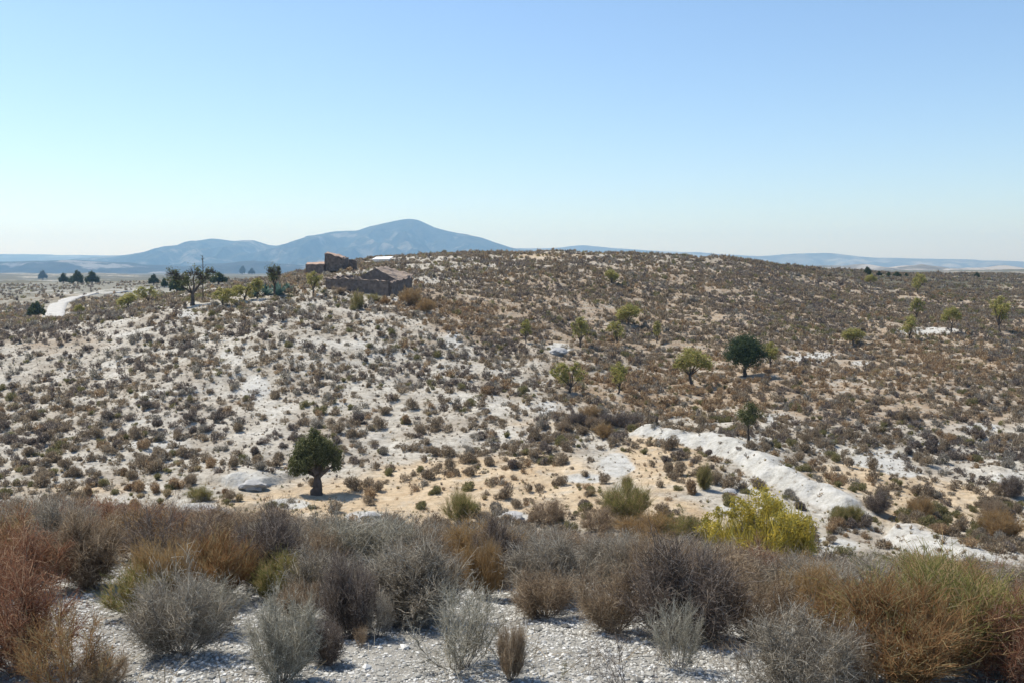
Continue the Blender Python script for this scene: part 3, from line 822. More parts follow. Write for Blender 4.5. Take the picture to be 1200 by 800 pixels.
def sheet(name, quad, mat, t, org, n=14, amp=.08, th=.18, seed=1):
    """a sagging slab (roof remains / rubble) between four corners"""
    A, B, C_, D_ = [np.array(q, float) for q in quad]
    V = []
    for lay in (0, 1):
        for j in range(n):
            for i in range(n):
                s, r = i / (n - 1), j / (n - 1)
                p = (A * (1 - s) + B * s) * (1 - r) + (D_ * (1 - s) + C_ * s) * r
                w = amp * 2 * float(vnoise(np.array(p[0] * 1.6), np.array(p[1] * 1.6), seed))
                p = p + np.array([0, 0, w - lay * th]); V.append(p - np.array(org))
    I = np.arange(2 * n * n).reshape(2, n, n); Fq = []
    for j in range(n - 1):
        for i in range(n - 1):
            Fq.append((I[0, j, i], I[0, j, i + 1], I[0, j + 1, i + 1], I[0, j + 1, i])); Fq.append((I[1, j, i + 1], I[1, j, i], I[1, j + 1, i], I[1, j + 1, i + 1]))
    for i in range(n - 1):
        Fq.append((I[0, 0, i + 1], I[0, 0, i], I[1, 0, i], I[1, 0, i + 1])); Fq.append((I[0, -1, i], I[0, -1, i + 1], I[1, -1, i + 1], I[1, -1, i]))
        Fq.append((I[0, i, 0], I[0, i + 1, 0], I[1, i + 1, 0], I[1, i, 0])); Fq.append((I[0, i + 1, -1], I[0, i, -1], I[1, i, -1], I[1, i + 1, -1]))
    return link(name, npmesh(name, np.array(V), np.array(Fq), mat), t)

def at(px, py, Y):
    d = ray(px, py); k = Y / d[1]; return np.array([d[0] * k, Y, EYE + d[2] * k])

# main ruin
YA = place(420, 345)[1]
R0 = at(384, 338, YA + 2.5); R1 = at(456, 348, YA); R2 = at(481, 334, YA + 6.5); R3 = at(412, 330, YA + 9)
org = (R1 + R0) / 2; org[2] = R1[2]
t = empty('stone_ruin', org); tag(t, 'roofless dark stone farmhouse ruin with a gable behind its long low front wall', 'ruin')
mpx = YA / F
part_wall(t, org, R0, R1, 12.5 * mpx, 19 * mpx, .5, 3, rag=.42)
part_wall(t, org, R1 + np.array([.25, .1, 0]), R2, 18 * mpx, 9.5 * mpx, .5, 4, rag=.3)
part_wall(t, org, R0 + np.array([-.1, .3, 0]), R3, 12 * mpx, 9 * mpx, .5, 5, rag=.3)
G0 = at(414, 338, YA + 5); G1 = at(466, 338, YA + 3.6)
part_wall(t, org, G0, G1, 9.5 * mpx, 10 * mpx, .45, 6, gable=13.5 * mpx, rag=.12, name='gable_wall')
gt = at(440, 315, YA + 4.3)
sheet('roof', [gt + np.array([0, -.2, 0]), at(467, 328, YA + 3.5), at(484, 322, YA + 7.5), at(452, 312.5, YA + 8.5)], M_RUBBLE, t, org, seed=3, amp=.22)
sheet('roof', [gt + np.array([0, -.2, 0]), at(452, 312.5, YA + 8.5), at(428, 322, YA + 9), at(414, 329, YA + 5)], M_STONE, t, org, seed=4)
link('capstones', npmesh('capstones', *[a if k_ else a - org for k_, a in enumerate(wall_mesh(R0 + np.array([0, 0, 12.5 * mpx]), R1 + np.array([0, 0, 19 * mpx]), .06, .06, .62, 3, rag=.42, sink=.1, rows=2))], M_RUBBLE), t)
for a in (R0, R1, R2, (R0 + R1) / 2, (R0 * .75 + R1 * .25), (R0 * .25 + R1 * .75), (R1 + R2) / 2, G0, G1, (G0 + G1) / 2): CLEAR.append((a[0], a[1] + .3, .9))

# upper ruin
YB = YA + 32
mb = YB / F
U0 = at(382, 312, YB); U1 = at(402, 312, YB + .5); U2 = at(407, 311, YB + 5); U3 = at(385, 311, YB + 5)
t = empty('ruined_house', (U0 + U1) / 2); og = (U0 + U1) / 2; tag(t, 'small tall ruin with broken pinkish roof on the skyline above the main ruin', 'ruin')
part_wall(t, og, U0, U1, 14.5 * mb, 8.5 * mb, .5, 13, rag=.5)
part_wall(t, og, U1, U2, 8 * mb, 9 * mb, .5, 14, rag=.3)
part_wall(t, og, U0 + np.array([0, .3, 0]), U3, 14.5 * mb, 14.5 * mb, .5, 15, rag=.3)
part_wall(t, og, U3, U2, 14 * mb, 9 * mb, .5, 16, rag=.3)
sheet('roof', [at(382, 296.5, YB + .2), at(401, 302.5, YB + .6), at(405, 300.5, YB + 5), at(385.5, 295, YB + 5)], M_ROOF, t, og, seed=6, amp=.15)
W0 = at(409, 311, YB + 2); W1 = at(418, 311, YB + 2)
t = empty('low_stone_wall', W0); tag(t, 'short stub of stone wall right of the small upper ruin', 'wall'); part_wall(t, W0, W0, W1, 7 * mb, 6 * mb, .5, 17)
L0 = at(359, 315, YB + 1); L1 = at(380, 315, YB)
t = empty('ruined_shed', L0); tag(t, 'low collapsed shed with pale pink roof left of the small upper ruin', 'ruin')
part_wall(t, L0, L0, L1, 4.5 * mb, 5 * mb, .5, 18); part_wall(t, L0, L0 + np.array([0, 4, 0]), L1 + np.array([0, 4, 0]), 7 * mb, 7.4 * mb, .5, 19)
sheet('roof', [at(358, 310, YB + .8), at(380.5, 309.5, YB - .2), at(380.5, 307.0, YB + 4.2), at(360, 308, YB + 4.5)], M_ROOF, t, L0, seed=8, amp=.1)
# white building far behind the crest
YC = place(446, 308)[1]
C0 = at(438, 307.5, YC); C1 = at(455, 307.5, YC)
t = empty('white_shed', C0); tag(t, 'long low white building half hidden behind the ridge right of the upper ruin', 'building')
part_wall(t, C0, C0, C1, 3.5 * YC / F, 4 * YC / F, .4, 23, rag=.0, mat=M_WHITE)
part_wall(t, C0, C0 + np.array([0, 5, 0]), C1 + np.array([0, 5, 0]), 3.5 * YC / F, 4 * YC / F, .4, 24, rag=.0, mat=M_WHITE)
part_wall(t, C0, C0 + np.array([.25, .2, 0]), C0 + np.array([.25, 4.8, 0]), 3.5 * YC / F, 3.5 * YC / F, .4, 24, rag=.0, mat=M_WHITE)
part_wall(t, C0, C1 + np.array([-.25, .2, 0]), C1 + np.array([-.25, 4.8, 0]), 3.9 * YC / F, 3.9 * YC / F, .4, 24, rag=.0, mat=M_WHITE)
z1 = 4.1 * YC / F
sheet('roof', [C0 + np.array([-.3, -.4, z1 - .1]), C1 + np.array([.3, -.4, z1]), C1 + np.array([.3, 5.4, z1 + .5]), C0 + np.array([-.3, 5.4, z1 + .4])], M_WHITE, t, C0, seed=2, amp=.0, th=.15)

# ------------------------------------------------------------------ TRACK on the left
rp = [(61, 377), (64, 366), (68, 358), (80, 352), (100, 348), (125, 345), (150, 342), (172, 339), (200, 336.5), (235, 335)]
pts = np.array([hit(a, b)[:2] for a, b in rp])
seg = np.linspace(0, len(pts) - 1, 160)
cx = np.interp(seg, np.arange(len(pts)), pts[:, 0]); cy = np.interp(seg, np.arange(len(pts)), pts[:, 1])
kk = np.hanning(15); kk /= kk.sum()
cx = np.convolve(np.pad(cx, 7, mode='edge'), kk, 'valid'); cy = np.convolve(np.pad(cy, 7, mode='edge'), kk, 'valid')
T = unit(np.stack([np.gradient(cx), np.gradient(cy)], -1)); Nn = np.stack([-T[:, 1], T[:, 0]], -1)
V = []
for wv in (-1, -.95, -.5, 0, .5, .95, 1):
    X = cx + Nn[:, 0] * wv * 1.9; Yv = cy + Nn[:, 1] * wv * 1.9
    V.append(np.stack([X, Yv, ground_h(X, Yv) + (.22 if abs(wv) < 1 else -.1)], -1))
V = np.array(V); I = np.arange(7 * 160).reshape(7, 160)
Fq = np.stack([I[:-1, :-1], I[1:, :-1], I[1:, 1:], I[:-1, 1:]], -1).reshape(-1, 4)
M_TRACK = stone_mat('track_dust', (.34, .33, .30), (.40, .39, .36), 1.5, .1, .9)
struct(link('dirt_road', npmesh('dirt_road', V.reshape(-1, 3), Fq, M_TRACK, smooth=True)))
for a in (C0, C1, (C0 + C1) / 2): CLEAR.append((a[0], a[1] + 1, 2.2))
for i in range(0, 160, 3): CLEAR.append((cx[i], cy[i], 3.0))

# ------------------------------------------------------------------ pale boulders
def rock_mesh(seed, sub=3):
    import bmesh
    bm = bmesh.new(); bmesh.ops.create_icosphere(bm, subdivisions=sub, radius=1)
    for v in bm.verts:
        p = np.array(v.co)
        n = float(fbm(np.array(p[0] * 1.3 + seed), np.array(p[1] * 1.3 + p[2] * 1.7), seed, 4))
        v.co *= 1 + .45 * n
        v.co.z = v.co.z * .55
    me = bpy.data.meshes.new('boulder'); bm.to_mesh(me); bm.free(); me.materials.append(M_ROCK); return me
rk = [rock_mesh(s) for s in (1, 2, 3)]
for i, (a, b, w, lab) in enumerate([(296, 571, 34, 'large pale grey boulder left of the olive tree'), (237, 601, 36, 'broad white boulder at the left edge of the valley floor'), (655, 413, 24, 'pale boulder on the slope above the gully'),
        (434, 606, 26, 'pale flat rock near the front of the straw-coloured valley floor'), (600, 607, 32, 'pale rock slab below the middle of the slope'), (855, 577, 20, 'pale rock left of the yellow broom bush'),
        (915, 660, 20, 'small pale rock by the foot of the white bank')]):
    x, y, z = place(a, b); s = w / F * y * .5
    o = link('boulder', rk[i % 3], None, (x, y, z + s * .1)); o.scale = (s, s * .8, s * .75); o.rotation_euler = (0, 0, i * 2.1)
    tag(o, lab, 'boulder', 'pale boulders in the valley'); CLEAR.append((x, y, s))

# ------------------------------------------------------------------ lay out the mid-distance scrub
keep = np.ones(len(SH), bool)
for (cx_, cy_, r_) in CLEAR:
    keep &= (SH[:, 0] - cx_) ** 2 + (SH[:, 1] - cy_) ** 2 > (r_ + SH[:, 6] * .3) ** 2
SH = SH[keep]
inview = (SH[:, 3] > -4) & (SH[:, 3] < 1204) & (SH[:, 4] < 640)
is_tuft = SH[:, 5] >= 4                      # straw and green plants are tussocks, the rest woody shrubs
app = SH[:, 6] / SH[:, 1] * F
single = np.zeros(len(SH), bool)
for m in (~is_tuft, is_tuft):
    c = np.where(m & inview & (SH[:, 7] == 0))[0]
    single[c[np.argsort(-app[c])][:300]] = True

NP_S = {}
for k, nm in enumerate(KINDS):
    NP_S[nm] = []
    for s in range(3):
        knd = 'tuft' if nm == 'straw' or (nm == 'green' and s == 1) else 'dome'
        tr = shrub_tris(1500 if knd == 'dome' else 700, 300 + k * 10 + s, .085, .42, .72, kind=knd)
        NP_S[nm].append(npmesh('shrub', tr.reshape(-1, 3), np.arange(len(tr) * 3).reshape(-1, 3), PM[nm]))

KW = {'grey': 'grey', 'dark': 'dark purplish brown', 'brown': 'brown', 'rust': 'rust-coloured', 'straw': 'straw-yellow', 'green': 'olive green'}
def zone_name(px, py):
    if py > 560:
        if px < 330: return 'on the valley edge left of the olive tree'
        if px < 600: return 'on the straw ground right of the olive tree'
        if px < 830: return 'on the valley floor left of the yellow broom bush'
        return 'around the white bank right of the yellow broom bush'
    if px < 150: return 'at the far left of the pale slope'
    if px < 340: return 'on the pale slope left of the olive tree'
    if px < 560: return 'on the pale slope above and right of the olive tree'
    if px < 750: return 'by the gully in the middle of the slope'
    if px < 900: return 'on the ground behind the upper end of the white bank'
    return 'on the terrace behind the lower white bank'
for i in np.where(single)[0]:
    x, y, z, px, py, k, s, _ = SH[i]
    nm = KINDS[int(k)]; tuft = nm in ('straw', 'green')
    o = link('grass_tussock' if tuft else 'dry_shrub', NP_S[nm][i % 3], None, (x, y, z - .03))
    o.scale = (s, s, s * rng.uniform(.8, 1.15)); o.rotation_euler = (0, 0, rng.uniform(0, 6.28))
    if tuft: tag(o, f'small {KW[nm]} tussock {zone_name(px, py)}', 'tussock', f'{KW[nm]} tussocks {zone_name(px, py)}')
    else: tag(o, f'low {KW[nm]} shrub {zone_name(px, py)}', 'shrub', f'{KW[nm]} shrubs {zone_name(px, py)}')

def cover(name, sel):
    rg = np.random.default_rng(5)
    Vs = []; Ms = []
    R = SH[sel]
    for lod, (lo, hi, T_, sz) in enumerate([(0, 75, 300, .14), (75, 115, 170, .17), (115, 210, 80, .25), (210, 500, 44, .34), (-1, -1, 26, .32)]):
        m = (R[:, 7] == 0) & (R[:, 1] >= lo) & (R[:, 1] < hi) if lod < 4 else R[:, 7] == 1
        A = R[m]
        for k in range(6):
            for v in range(4):
                q = A[(A[:, 5] == k) & (np.arange(len(A)) % 4 == v)]
                if not len(q): continue
                tuft = k == 4 or (k == 5 and v == 1)
                tr = shrub_tris(T_, 900 + lod * 50 + k * 5 + v, sz, .45, .72, kind='tuft' if tuft else 'dome')
                a = rg.uniform(0, 2 * PI, len(q)); s = q[:, 6]; hz = s * rg.uniform(.75, 1.15, len(q))
                ca, sa = np.cos(a)[:, None, None], np.sin(a)[:, None, None]
                X = (tr[None, :, :, 0] * ca - tr[None, :, :, 1] * sa) * s[:, None, None] + q[:, 0][:, None, None]
                Yv = (tr[None, :, :, 0] * sa + tr[None, :, :, 1] * ca) * s[:, None, None] + q[:, 1][:, None, None]
                Z = tr[None, :, :, 2] * hz[:, None, None] + q[:, 2][:, None, None] - .03
                Vs.append(np.stack([X, Yv, Z], -1).reshape(-1, 3).astype(np.float32)); Ms.append(np.full(len(q) * T_, k))
    V = np.concatenate(Vs); Mi = np.concatenate(Ms)
    me = npmesh(name, V, np.arange(len(V)).reshape(-1, 3), [PM[k] for k in KINDS], Mi)
    o = stuff(link(name, me)); print(name, len(Mi), 'tris', sel.sum(), 'plants')
    return o
cover('hillside_scrub', ~single & ~is_tuft)['label'] = 'countless low grey and brown shrubs covering the slopes'
cover('hillside_tussocks', ~single & is_tuft)['label'] = 'countless small green and straw tussocks on the slopes and valley floor'

# ------------------------------------------------------------------ FOREGROUND BUSHES
def twig_bush(seed, n_stem=16, n_twig=1500, n_fine=2600, W=1.0, H=.8, lean=0, wood=.006, half=.0028, up=.6, fill=.35, sp=.85):
    """unit bush (width W, height H): woody stems, twigs off them, fine twigs off those"""
    rg = np.random.default_rng(seed)
    k = 7
    a = rg.uniform(0, 2 * PI, n_stem); r = np.sqrt(rg.uniform(.02, 1, n_stem))
    tip = np.stack([np.cos(a) * r * W * .46, np.sin(a) * r * W * .46, H * np.sqrt(np.clip(1 - .75 * r ** 2, .1, 1)) * rg.uniform(.7, 1.0, n_stem)], -1)
    t = np.linspace(0, 1, k)[None, :, None]
    root = tip * np.array([.08, .08, 0]) + rg.normal(size=tip.shape) * np.array([.03, .03, 0]) * W
    ctrl = np.array([.75, .75, .28 + 0 * up]) * tip
    S = (1 - t) ** 2 * root[:, None] + 2 * t * (1 - t) * ctrl[:, None] + t ** 2 * tip[:, None]
    S = S + np.cumsum(rg.normal(size=S.shape) * .024 * W, 1) * t
    S[:, 0, 2] = -.04
    wood_v, wood_f = tubes(list(S), [wood * np.linspace(1, .3, k)] * n_stem, 4)
    def children(P, n, lmin, lmax, kk, spread, t0):
        si = rg.integers(0, len(P), n); q = t0 + (1 - t0) * rg.uniform(0, 1, n) ** .8
        fi = q * (P.shape[1] - 1); i0 = np.minimum(fi.astype(int), P.shape[1] - 2); fr = (fi - i0)[:, None]
        st = P[si, i0] * (1 - fr) + P[si, i0 + 1] * fr
        d = unit(P[si, i0 + 1] - P[si, i0])
        out = unit(st * np.array([1, 1, .4]) + 1e-3)
        dd = unit(d + rg.normal(size=(n, 3)) * spread + out * .35 + np.array([0, 0, up * .5]))
        L = rg.uniform(lmin, lmax, n)[:, None]
        tt = np.linspace(0, 1, kk)[None, :, None]
        Q = st[:, None] + dd[:, None] * L[:, None] * tt + (rg.normal(size=(n, 1, 3)) * .32 + np.array([0, 0, .12 * up])) * L[:, None] * tt ** 2
        return Q
    B1 = children(S, n_twig, .10 * H, .30 * H, 4, sp, .2)
    B2 = children(B1, n_fine, .04 * H, .15 * H, 3, sp * 1.25, .15)
    B1[:, :, 2] = np.maximum(B1[:, :, 2], .01); B2[:, :, 2] = np.maximum(B2[:, :, 2], .01)
    v1, f1 = ribbons(B1, half * 1.25 * np.linspace(1, .45, 4)[None, :] * np.ones((n_twig, 1)), rg)
    v2, f2 = ribbons(B2, half * np.linspace(1, .4, 3)[None, :] * np.ones((n_fine, 1)), rg)
    nl = int(n_fine * .8); li = rg.integers(0, n_fine, nl)
    c = B2[li, rg.integers(1, 3, nl)] + rg.normal(size=(nl, 3)) * .006
    ax = unit(rg.normal(size=(nl, 3)) + np.array([0, 0, .5])); sd_ = unit(np.cross(ax, rg.normal(size=(nl, 3)))); L = rg.uniform(.007, .020, nl)[:, None]
    v3 = np.stack([c - ax * L * .5, c + sd_ * L * .22, c + ax * L * .5, c - sd_ * L * .22], 1).reshape(-1, 3); f3 = np.arange(nl * 4).reshape(-1, 4)
    return (wood_v, wood_f), (np.concatenate([v1, v2, v3]), np.concatenate([f1, f2 + len(v1), f3 + len(v1) + len(v2)]))

SHP = [dict(seed=1, n_stem=30, n_twig=2600, n_fine=8500, H=.78, half=.0021, up=.45),
       dict(seed=2, n_stem=44, n_twig=3800, n_fine=13000, H=.85, half=.0023, up=.4),
       dict(seed=3, n_stem=18, n_twig=900, n_fine=2600, H=.85, half=.0020, up=.8, sp=.7),
       dict(seed=4, n_stem=40, n_twig=3000, n_fine=8000, H=1.05, half=.0024, up=1.5, sp=.5),
       dict(seed=5, n_stem=26, n_twig=2000, n_fine=6000, H=.70, half=.0022, up=.35, sp=.95),
       dict(seed=6, n_stem=9, n_twig=130, n_fine=300, H=1.0, half=.0020, up=1.2, wood=.005)]
SH_H = [.78, .85, .85, 1.05, .70, 1.0]
WOODM = {}; TWIGM = {}
GEO = [twig_bush(**s) for s in SHP]
def fg_meshes(sh, mat):
    if sh not in WOODM: WOODM[sh] = npmesh('stems', *GEO[sh][0], PM['stem'])
    if (sh, mat) not in TWIGM: TWIGM[(sh, mat)] = npmesh('twigs', *GEO[sh][1], PM[mat])
    return WOODM[sh], TWIGM[(sh, mat)]
FGPOS = []
def fg_bush(px, py, wpx, hpx, sh, mat, label, group=None, yd=None, name='dry_bush'):
    x, y, z = place(px, py)
    w = wpx / F * y * .92; h = hpx / F * y / SH_H[sh] * .95
    t = empty(name, (x, y, z), rng.uniform(0, 6.28), (w * rng.uniform(.9, 1.1), w * rng.uniform(.9, 1.1), h)); tag(t, label, 'bush', group)
    t.rotation_euler[0] = rng.normal() * .07; t.rotation_euler[1] = rng.normal() * .07
    a, b = fg_meshes(sh, mat)
    link('stems', a, t); link('twigs', b, t)
    FGPOS.append((x, y, w * .5))
    return t

FG = [
 (215, 768, 118, 108, 0, 'tgrey', 'grey twiggy dome-shaped bush standing alone on the gravel at the lower left'),
 (243, 740, 110, 66, 4, 'tpale', 'pale grey low bush just behind the grey dome bush at the lower left'),
 (328, 800, 92, 112, 0, 'tpale', 'pale silvery bush cut by the bottom edge, left of centre'),
 (384, 779, 44, 56, 1, 'tdark', 'small dark brown bush beside the pale silvery bush'),
 (410, 748, 74, 96, 1, 'tdark', 'dark round bush between the gravel patches left of centre'),
 (442, 748, 40, 60, 2, 'tgrey', 'small thin grey bush right of the dark round bush'),
 (486, 728, 128, 100, 1, 'tgrey', 'large grey dome bush, widest of the left centre'),
 (540, 784, 124, 104, 2, 'tpale', 'open airy pale bush with visible stems in the bottom centre'),
 (598, 797, 44, 74, 3, 'tbrown', 'small brown upright bush next to the airy pale bush'),
 (566, 702, 56, 70, 3, 'torange', 'small orange bush in front of a dark one near the centre'),
 (580, 690, 70, 84, 1, 'tdark', 'dark brown bush right behind the small orange bush'),
 (640, 724, 86, 62, 4, 'tbrown', 'low brown bush at the back of the centre gravel patch'),
 (645, 704, 100, 80, 1, 'tgrey', 'grey dense bush behind the centre gravel patch'),
 (722, 742, 92, 88, 0, 'tbrown', 'greyish brown dome bush left of the big dark dome'),
 (806, 752, 134, 118, 1, 'tdark', 'big dark grey dome bush right of centre, darkest of the row'),
 (795, 782, 74, 86, 2, 'tpale', 'airy grey-green bush in front of the big dark dome'),
 (770, 700, 90, 72, 3, 'tbrown', 'brown upright bush behind the left side of the big dark dome'),
 (925, 812, 150, 100, 0, 'tgrey', 'wide grey bush at the bottom edge, right of centre'),
 (1010, 806, 90, 84, 4, 'tbrown', 'brown bush at the bottom edge under the large green and rust bush'),
 (1055, 796, 180, 120, 3, 'trust', 'large rust-brown upright bush at the lower right'),
 (1105, 780, 210, 126, 3, 'tgreen', 'large green-tinged upright bush rising out of the rust one at the lower right'),
 (1172, 800, 120, 112, 0, 'tred', 'reddish brown bush in the lower right corner'),
 (895, 752, 100, 88, 0, 'tbrown', 'brown bush right of the big dark dome'),
 (950, 742, 110, 80, 3, 'torange', 'orange-brown upright bush behind the wide grey bush'),
 (22, 790, 140, 150, 0, 'tred', 'tall reddish brown bush in the lower left corner'),
 (80, 815, 120, 104, 2, 'trust', 'rust-orange upright bush at the bottom edge near the left corner'),
 (118, 806, 80, 46, 4, 'tbrown', 'low brown bush between the rust-orange bush and the gravel'),
 (100, 688, 84, 92, 1, 'tbrown', 'tall dark brown bush standing behind the left gravel patch'),
 (190, 712, 84, 84, 3, 'torange', 'orange-brown upright bush behind the lone grey dome bush'),
 (160, 722, 80, 60, 3, 'tgreen', 'small yellowish bush left of the orange-brown one behind the gravel'),
 (30, 700, 120, 90, 0, 'tred', 'reddish bush at the left edge above the tall corner bush'),
 (310, 692, 90, 96, 1, 'tdark', 'dark bush at the back left of centre with a green neighbour'),
 (330, 706, 66, 60, 3, 'tgreen', 'small green-brown bush against the dark bush left of centre'),
 (370, 706, 90, 72, 4, 'tgrey', 'low grey bush behind the pale silvery bush'),
 (352, 726, 60, 46, 3, 'tbrown', 'small brownish bush behind the pale silvery bush'),
 (255, 700, 90, 78, 3, 'trust', 'rusty bush right of the orange-brown one, behind the gravel'),
 (690, 790, 34, 46, 5, 'tbrown', 'small nearly bare bush on the centre gravel'),
 (735, 812, 110, 84, 5, 'tdark', 'bare dark sticks at the bottom edge right of centre'),
 (660, 796, 20, 26, 5, 'tgreen', 'tiny greenish sprout on the centre gravel'),
 (423, 758, 26, 26, 2, 'tbrown', 'tiny thin bush on the gravel below the dark round bush'),
 (860, 800, 70, 60, 5, 'tbrown', 'bare brown sticks in front of the wide grey bush'),
]
for f_ in FG: fg_bush(*f_[:6], f_[6])

# the belt of bushes along the brow of the slope
def brow_zone(px):
    for lim, s in ((150, 'at the far left'), (330, 'left of the dark bush'), (480, 'below the olive tree'), (640, 'just left of the middle'), (800, 'just right of the middle'), (960, 'below the yellow broom bush'), (1300, 'at the right end')):
        if px < lim: return s
WORD = {'tgrey': 'grey', 'tdark': 'dark', 'tbrown': 'brown', 'tred': 'reddish brown', 'trust': 'rust-coloured', 'torange': 'orange', 'tgreen': 'greenish', 'tpale': 'pale', 'tstraw': 'straw-yellow'}
rb = np.random.default_rng(99)
cnt = 0
tries = 0
while cnt < 250 and tries < 6000:
    tries += 1
    y = rb.uniform(7.4, 15.5); u = rb.uniform(-.64, .64); x = u * y
    r = rb.uniform(.24, .52) * (1 + .25 * (y > 10))
    z = gz(x, y); px, py = [float(v) for v in project(x, y, z)]
    if y < 8.8 and (560 < px < 720 or 80 < px < 160): continue
    if px > 900 and y > 12.5 and rb.uniform() < .6: continue
    if any((x - a) ** 2 + (y - b) ** 2 < (.62 * (r + c)) ** 2 for a, b, c in FGPOS): continue
    # wanted top line of the belt
    top = np.interp(px, [0, 60, 130, 260, 400, 560, 620, 720, 850, 930, 1050, 1200], [588, 590, 594, 606, 612, 612, 622, 630, 642, 652, 655, 668])
    hmax = (py - top) / F * y
    hgt = min(rb.uniform(.42, .80), hmax + rb.uniform(-.06, .05))
    if hgt < .25: continue
    if px < 250: ws = ['tgrey', 'tbrown', 'tred', 'tdark', 'trust', 'torange']; pw = [.27, .27, .2, .1, .1, .06]
    elif px < 860: ws = ['tgrey', 'tbrown', 'tdark', 'tpale', 'torange', 'tgreen']; pw = [.45, .27, .15, .05, .05, .03]
    else: ws = ['tgrey', 'tbrown', 'tdark', 'tred', 'torange', 'tgreen']; pw = [.32, .28, .1, .12, .08, .10]
    mt = str(rb.choice(ws, p=pw)); sh = int(rb.choice([0, 1, 4, 3, 2], p=[.3, .32, .15, .17, .06]))
    t = empty('dry_bush', (x, y, z), rb.uniform(0, 6.28), (2 * r * rb.uniform(.8, 1.15), 2 * r * rb.uniform(.8, 1.15), hgt / SH_H[sh]))
    t.rotation_euler[0] = rb.normal() * .1; t.rotation_euler[1] = rb.normal() * .1
    zn = brow_zone(px); row = 'front' if y < 10.5 else 'back'
    tag(t, f'{WORD[mt]} twiggy bush in the {row} of the bushy belt {zn}', 'bush', f'{WORD[mt]} bushes in the {row} of the belt {zn}')
    a, b = fg_meshes(sh, mt)
    link('stems', a, t); link('twigs', b, t)
    FGPOS.append((x, y, r)); cnt += 1
print('brow bushes', cnt)

for i, (a, b, w, m) in enumerate([(676, 498, 22, 'tdark'), (694, 502, 26, 'tbrown'), (712, 499, 24, 'tdark'), (730, 500, 28, 'tdark'), (748, 499, 24, 'tdark'), (705, 512, 26, 'torange'), (660, 506, 20, 'tbrown'), (690, 488, 30, 'torange')]):  # dark row of shrubs added to stand for the shaded gully bank
    fg_bush(a, b, w, 16 if i < 6 else 14, (1, 4, 0)[i % 3], m, ['dark shrub at the left end of the gully edge', 'brown shrub second along the gully edge', 'dark shrub in the middle of the gully edge', 'wide dark shrub on the gully edge under the right almond of the pair', 'dark shrub at the right end of the gully edge by the white bank', 'orange-brown shrub just in front of the gully edge', 'small brown shrub left of the gully edge', 'wide rusty shrub above the gully edge'][i], 'shrubs along the gully edge', name='valley_bush')
# valley bushes in front of the white bank
for (a, b, w, h, sh, m, lab) in [(735, 612, 60, 46, 3, 'tgreen', 'tall yellow-green grass bush left of the yellow broom bush, beside the sand'), (700, 622, 60, 30, 4, 'tbrown', 'low brown bush on the sand in the valley middle'),
     (760, 632, 70, 30, 3, 'torange', 'wide orange-brown bush on the sand left of the yellow broom bush'), (800, 634, 60, 34, 0, 'tgreen', 'dark green-brown bush touching the yellow broom bush'),
     (640, 612, 56, 28, 4, 'tbrown', 'low brown bush on the straw ground in the middle of the valley'), (540, 614, 40, 40, 3, 'tgreen', 'upright green bush on the valley floor right of the olive tree'),
     (1000, 612, 26, 20, 1, 'tgreen', 'small dark green bush below the end of the white bank, left of a pair'), (985, 614, 24, 20, 1, 'tgreen', 'small dark green bush below the end of the white bank, right of a pair'),
     (1172, 630, 50, 32, 3, 'torange', 'straw-orange bush on the terrace at the right edge'), (1080, 608, 34, 26, 3, 'torange', 'orange-brown bush behind the gap in the white bank'), (1028, 600, 26, 26, 1, 'tdark', 'dark bush in the gap between the two white banks'),
     (825, 573, 20, 30, 1, 'tgreen', 'dark green upright bush in front of the white bank'), (236, 587, 34, 18, 0, 'tgreen', 'bright green low bush above the white boulder'), (1188, 582, 28, 24, 1, 'tdark', 'dark round bush at the right edge on the terrace'),
     (1165, 606, 30, 22, 4, 'tbrown', 'brown bush on the terrace near the right edge'), (735, 580, 14, 24, 3, 'tgreen', 'narrow green upright plant on the bare sand'), (418, 362, 20, 20, 0, 'tgreen', 'yellow-green bush in front of the main ruin'),
     (484, 358, 34, 22, 4, 'torange', 'orange-brown bush right of the main ruin'), (400, 345, 20, 9, 4, 'tbrown', 'low brown bush at the foot of the left end of the ruin wall'), (436, 353, 24, 9, 4, 'tgreen', 'low greenish bush at the foot of the middle of the ruin wall'), (500, 366, 30, 16, 4, 'torange', 'wide low orange-brown bush further right of the main ruin'), (452, 357, 16, 8, 4, 'trust', 'tiny rusty bush under the right corner of the ruin wall')]:
    fg_bush(a, b, w, h, sh, m, lab, name='valley_bush')

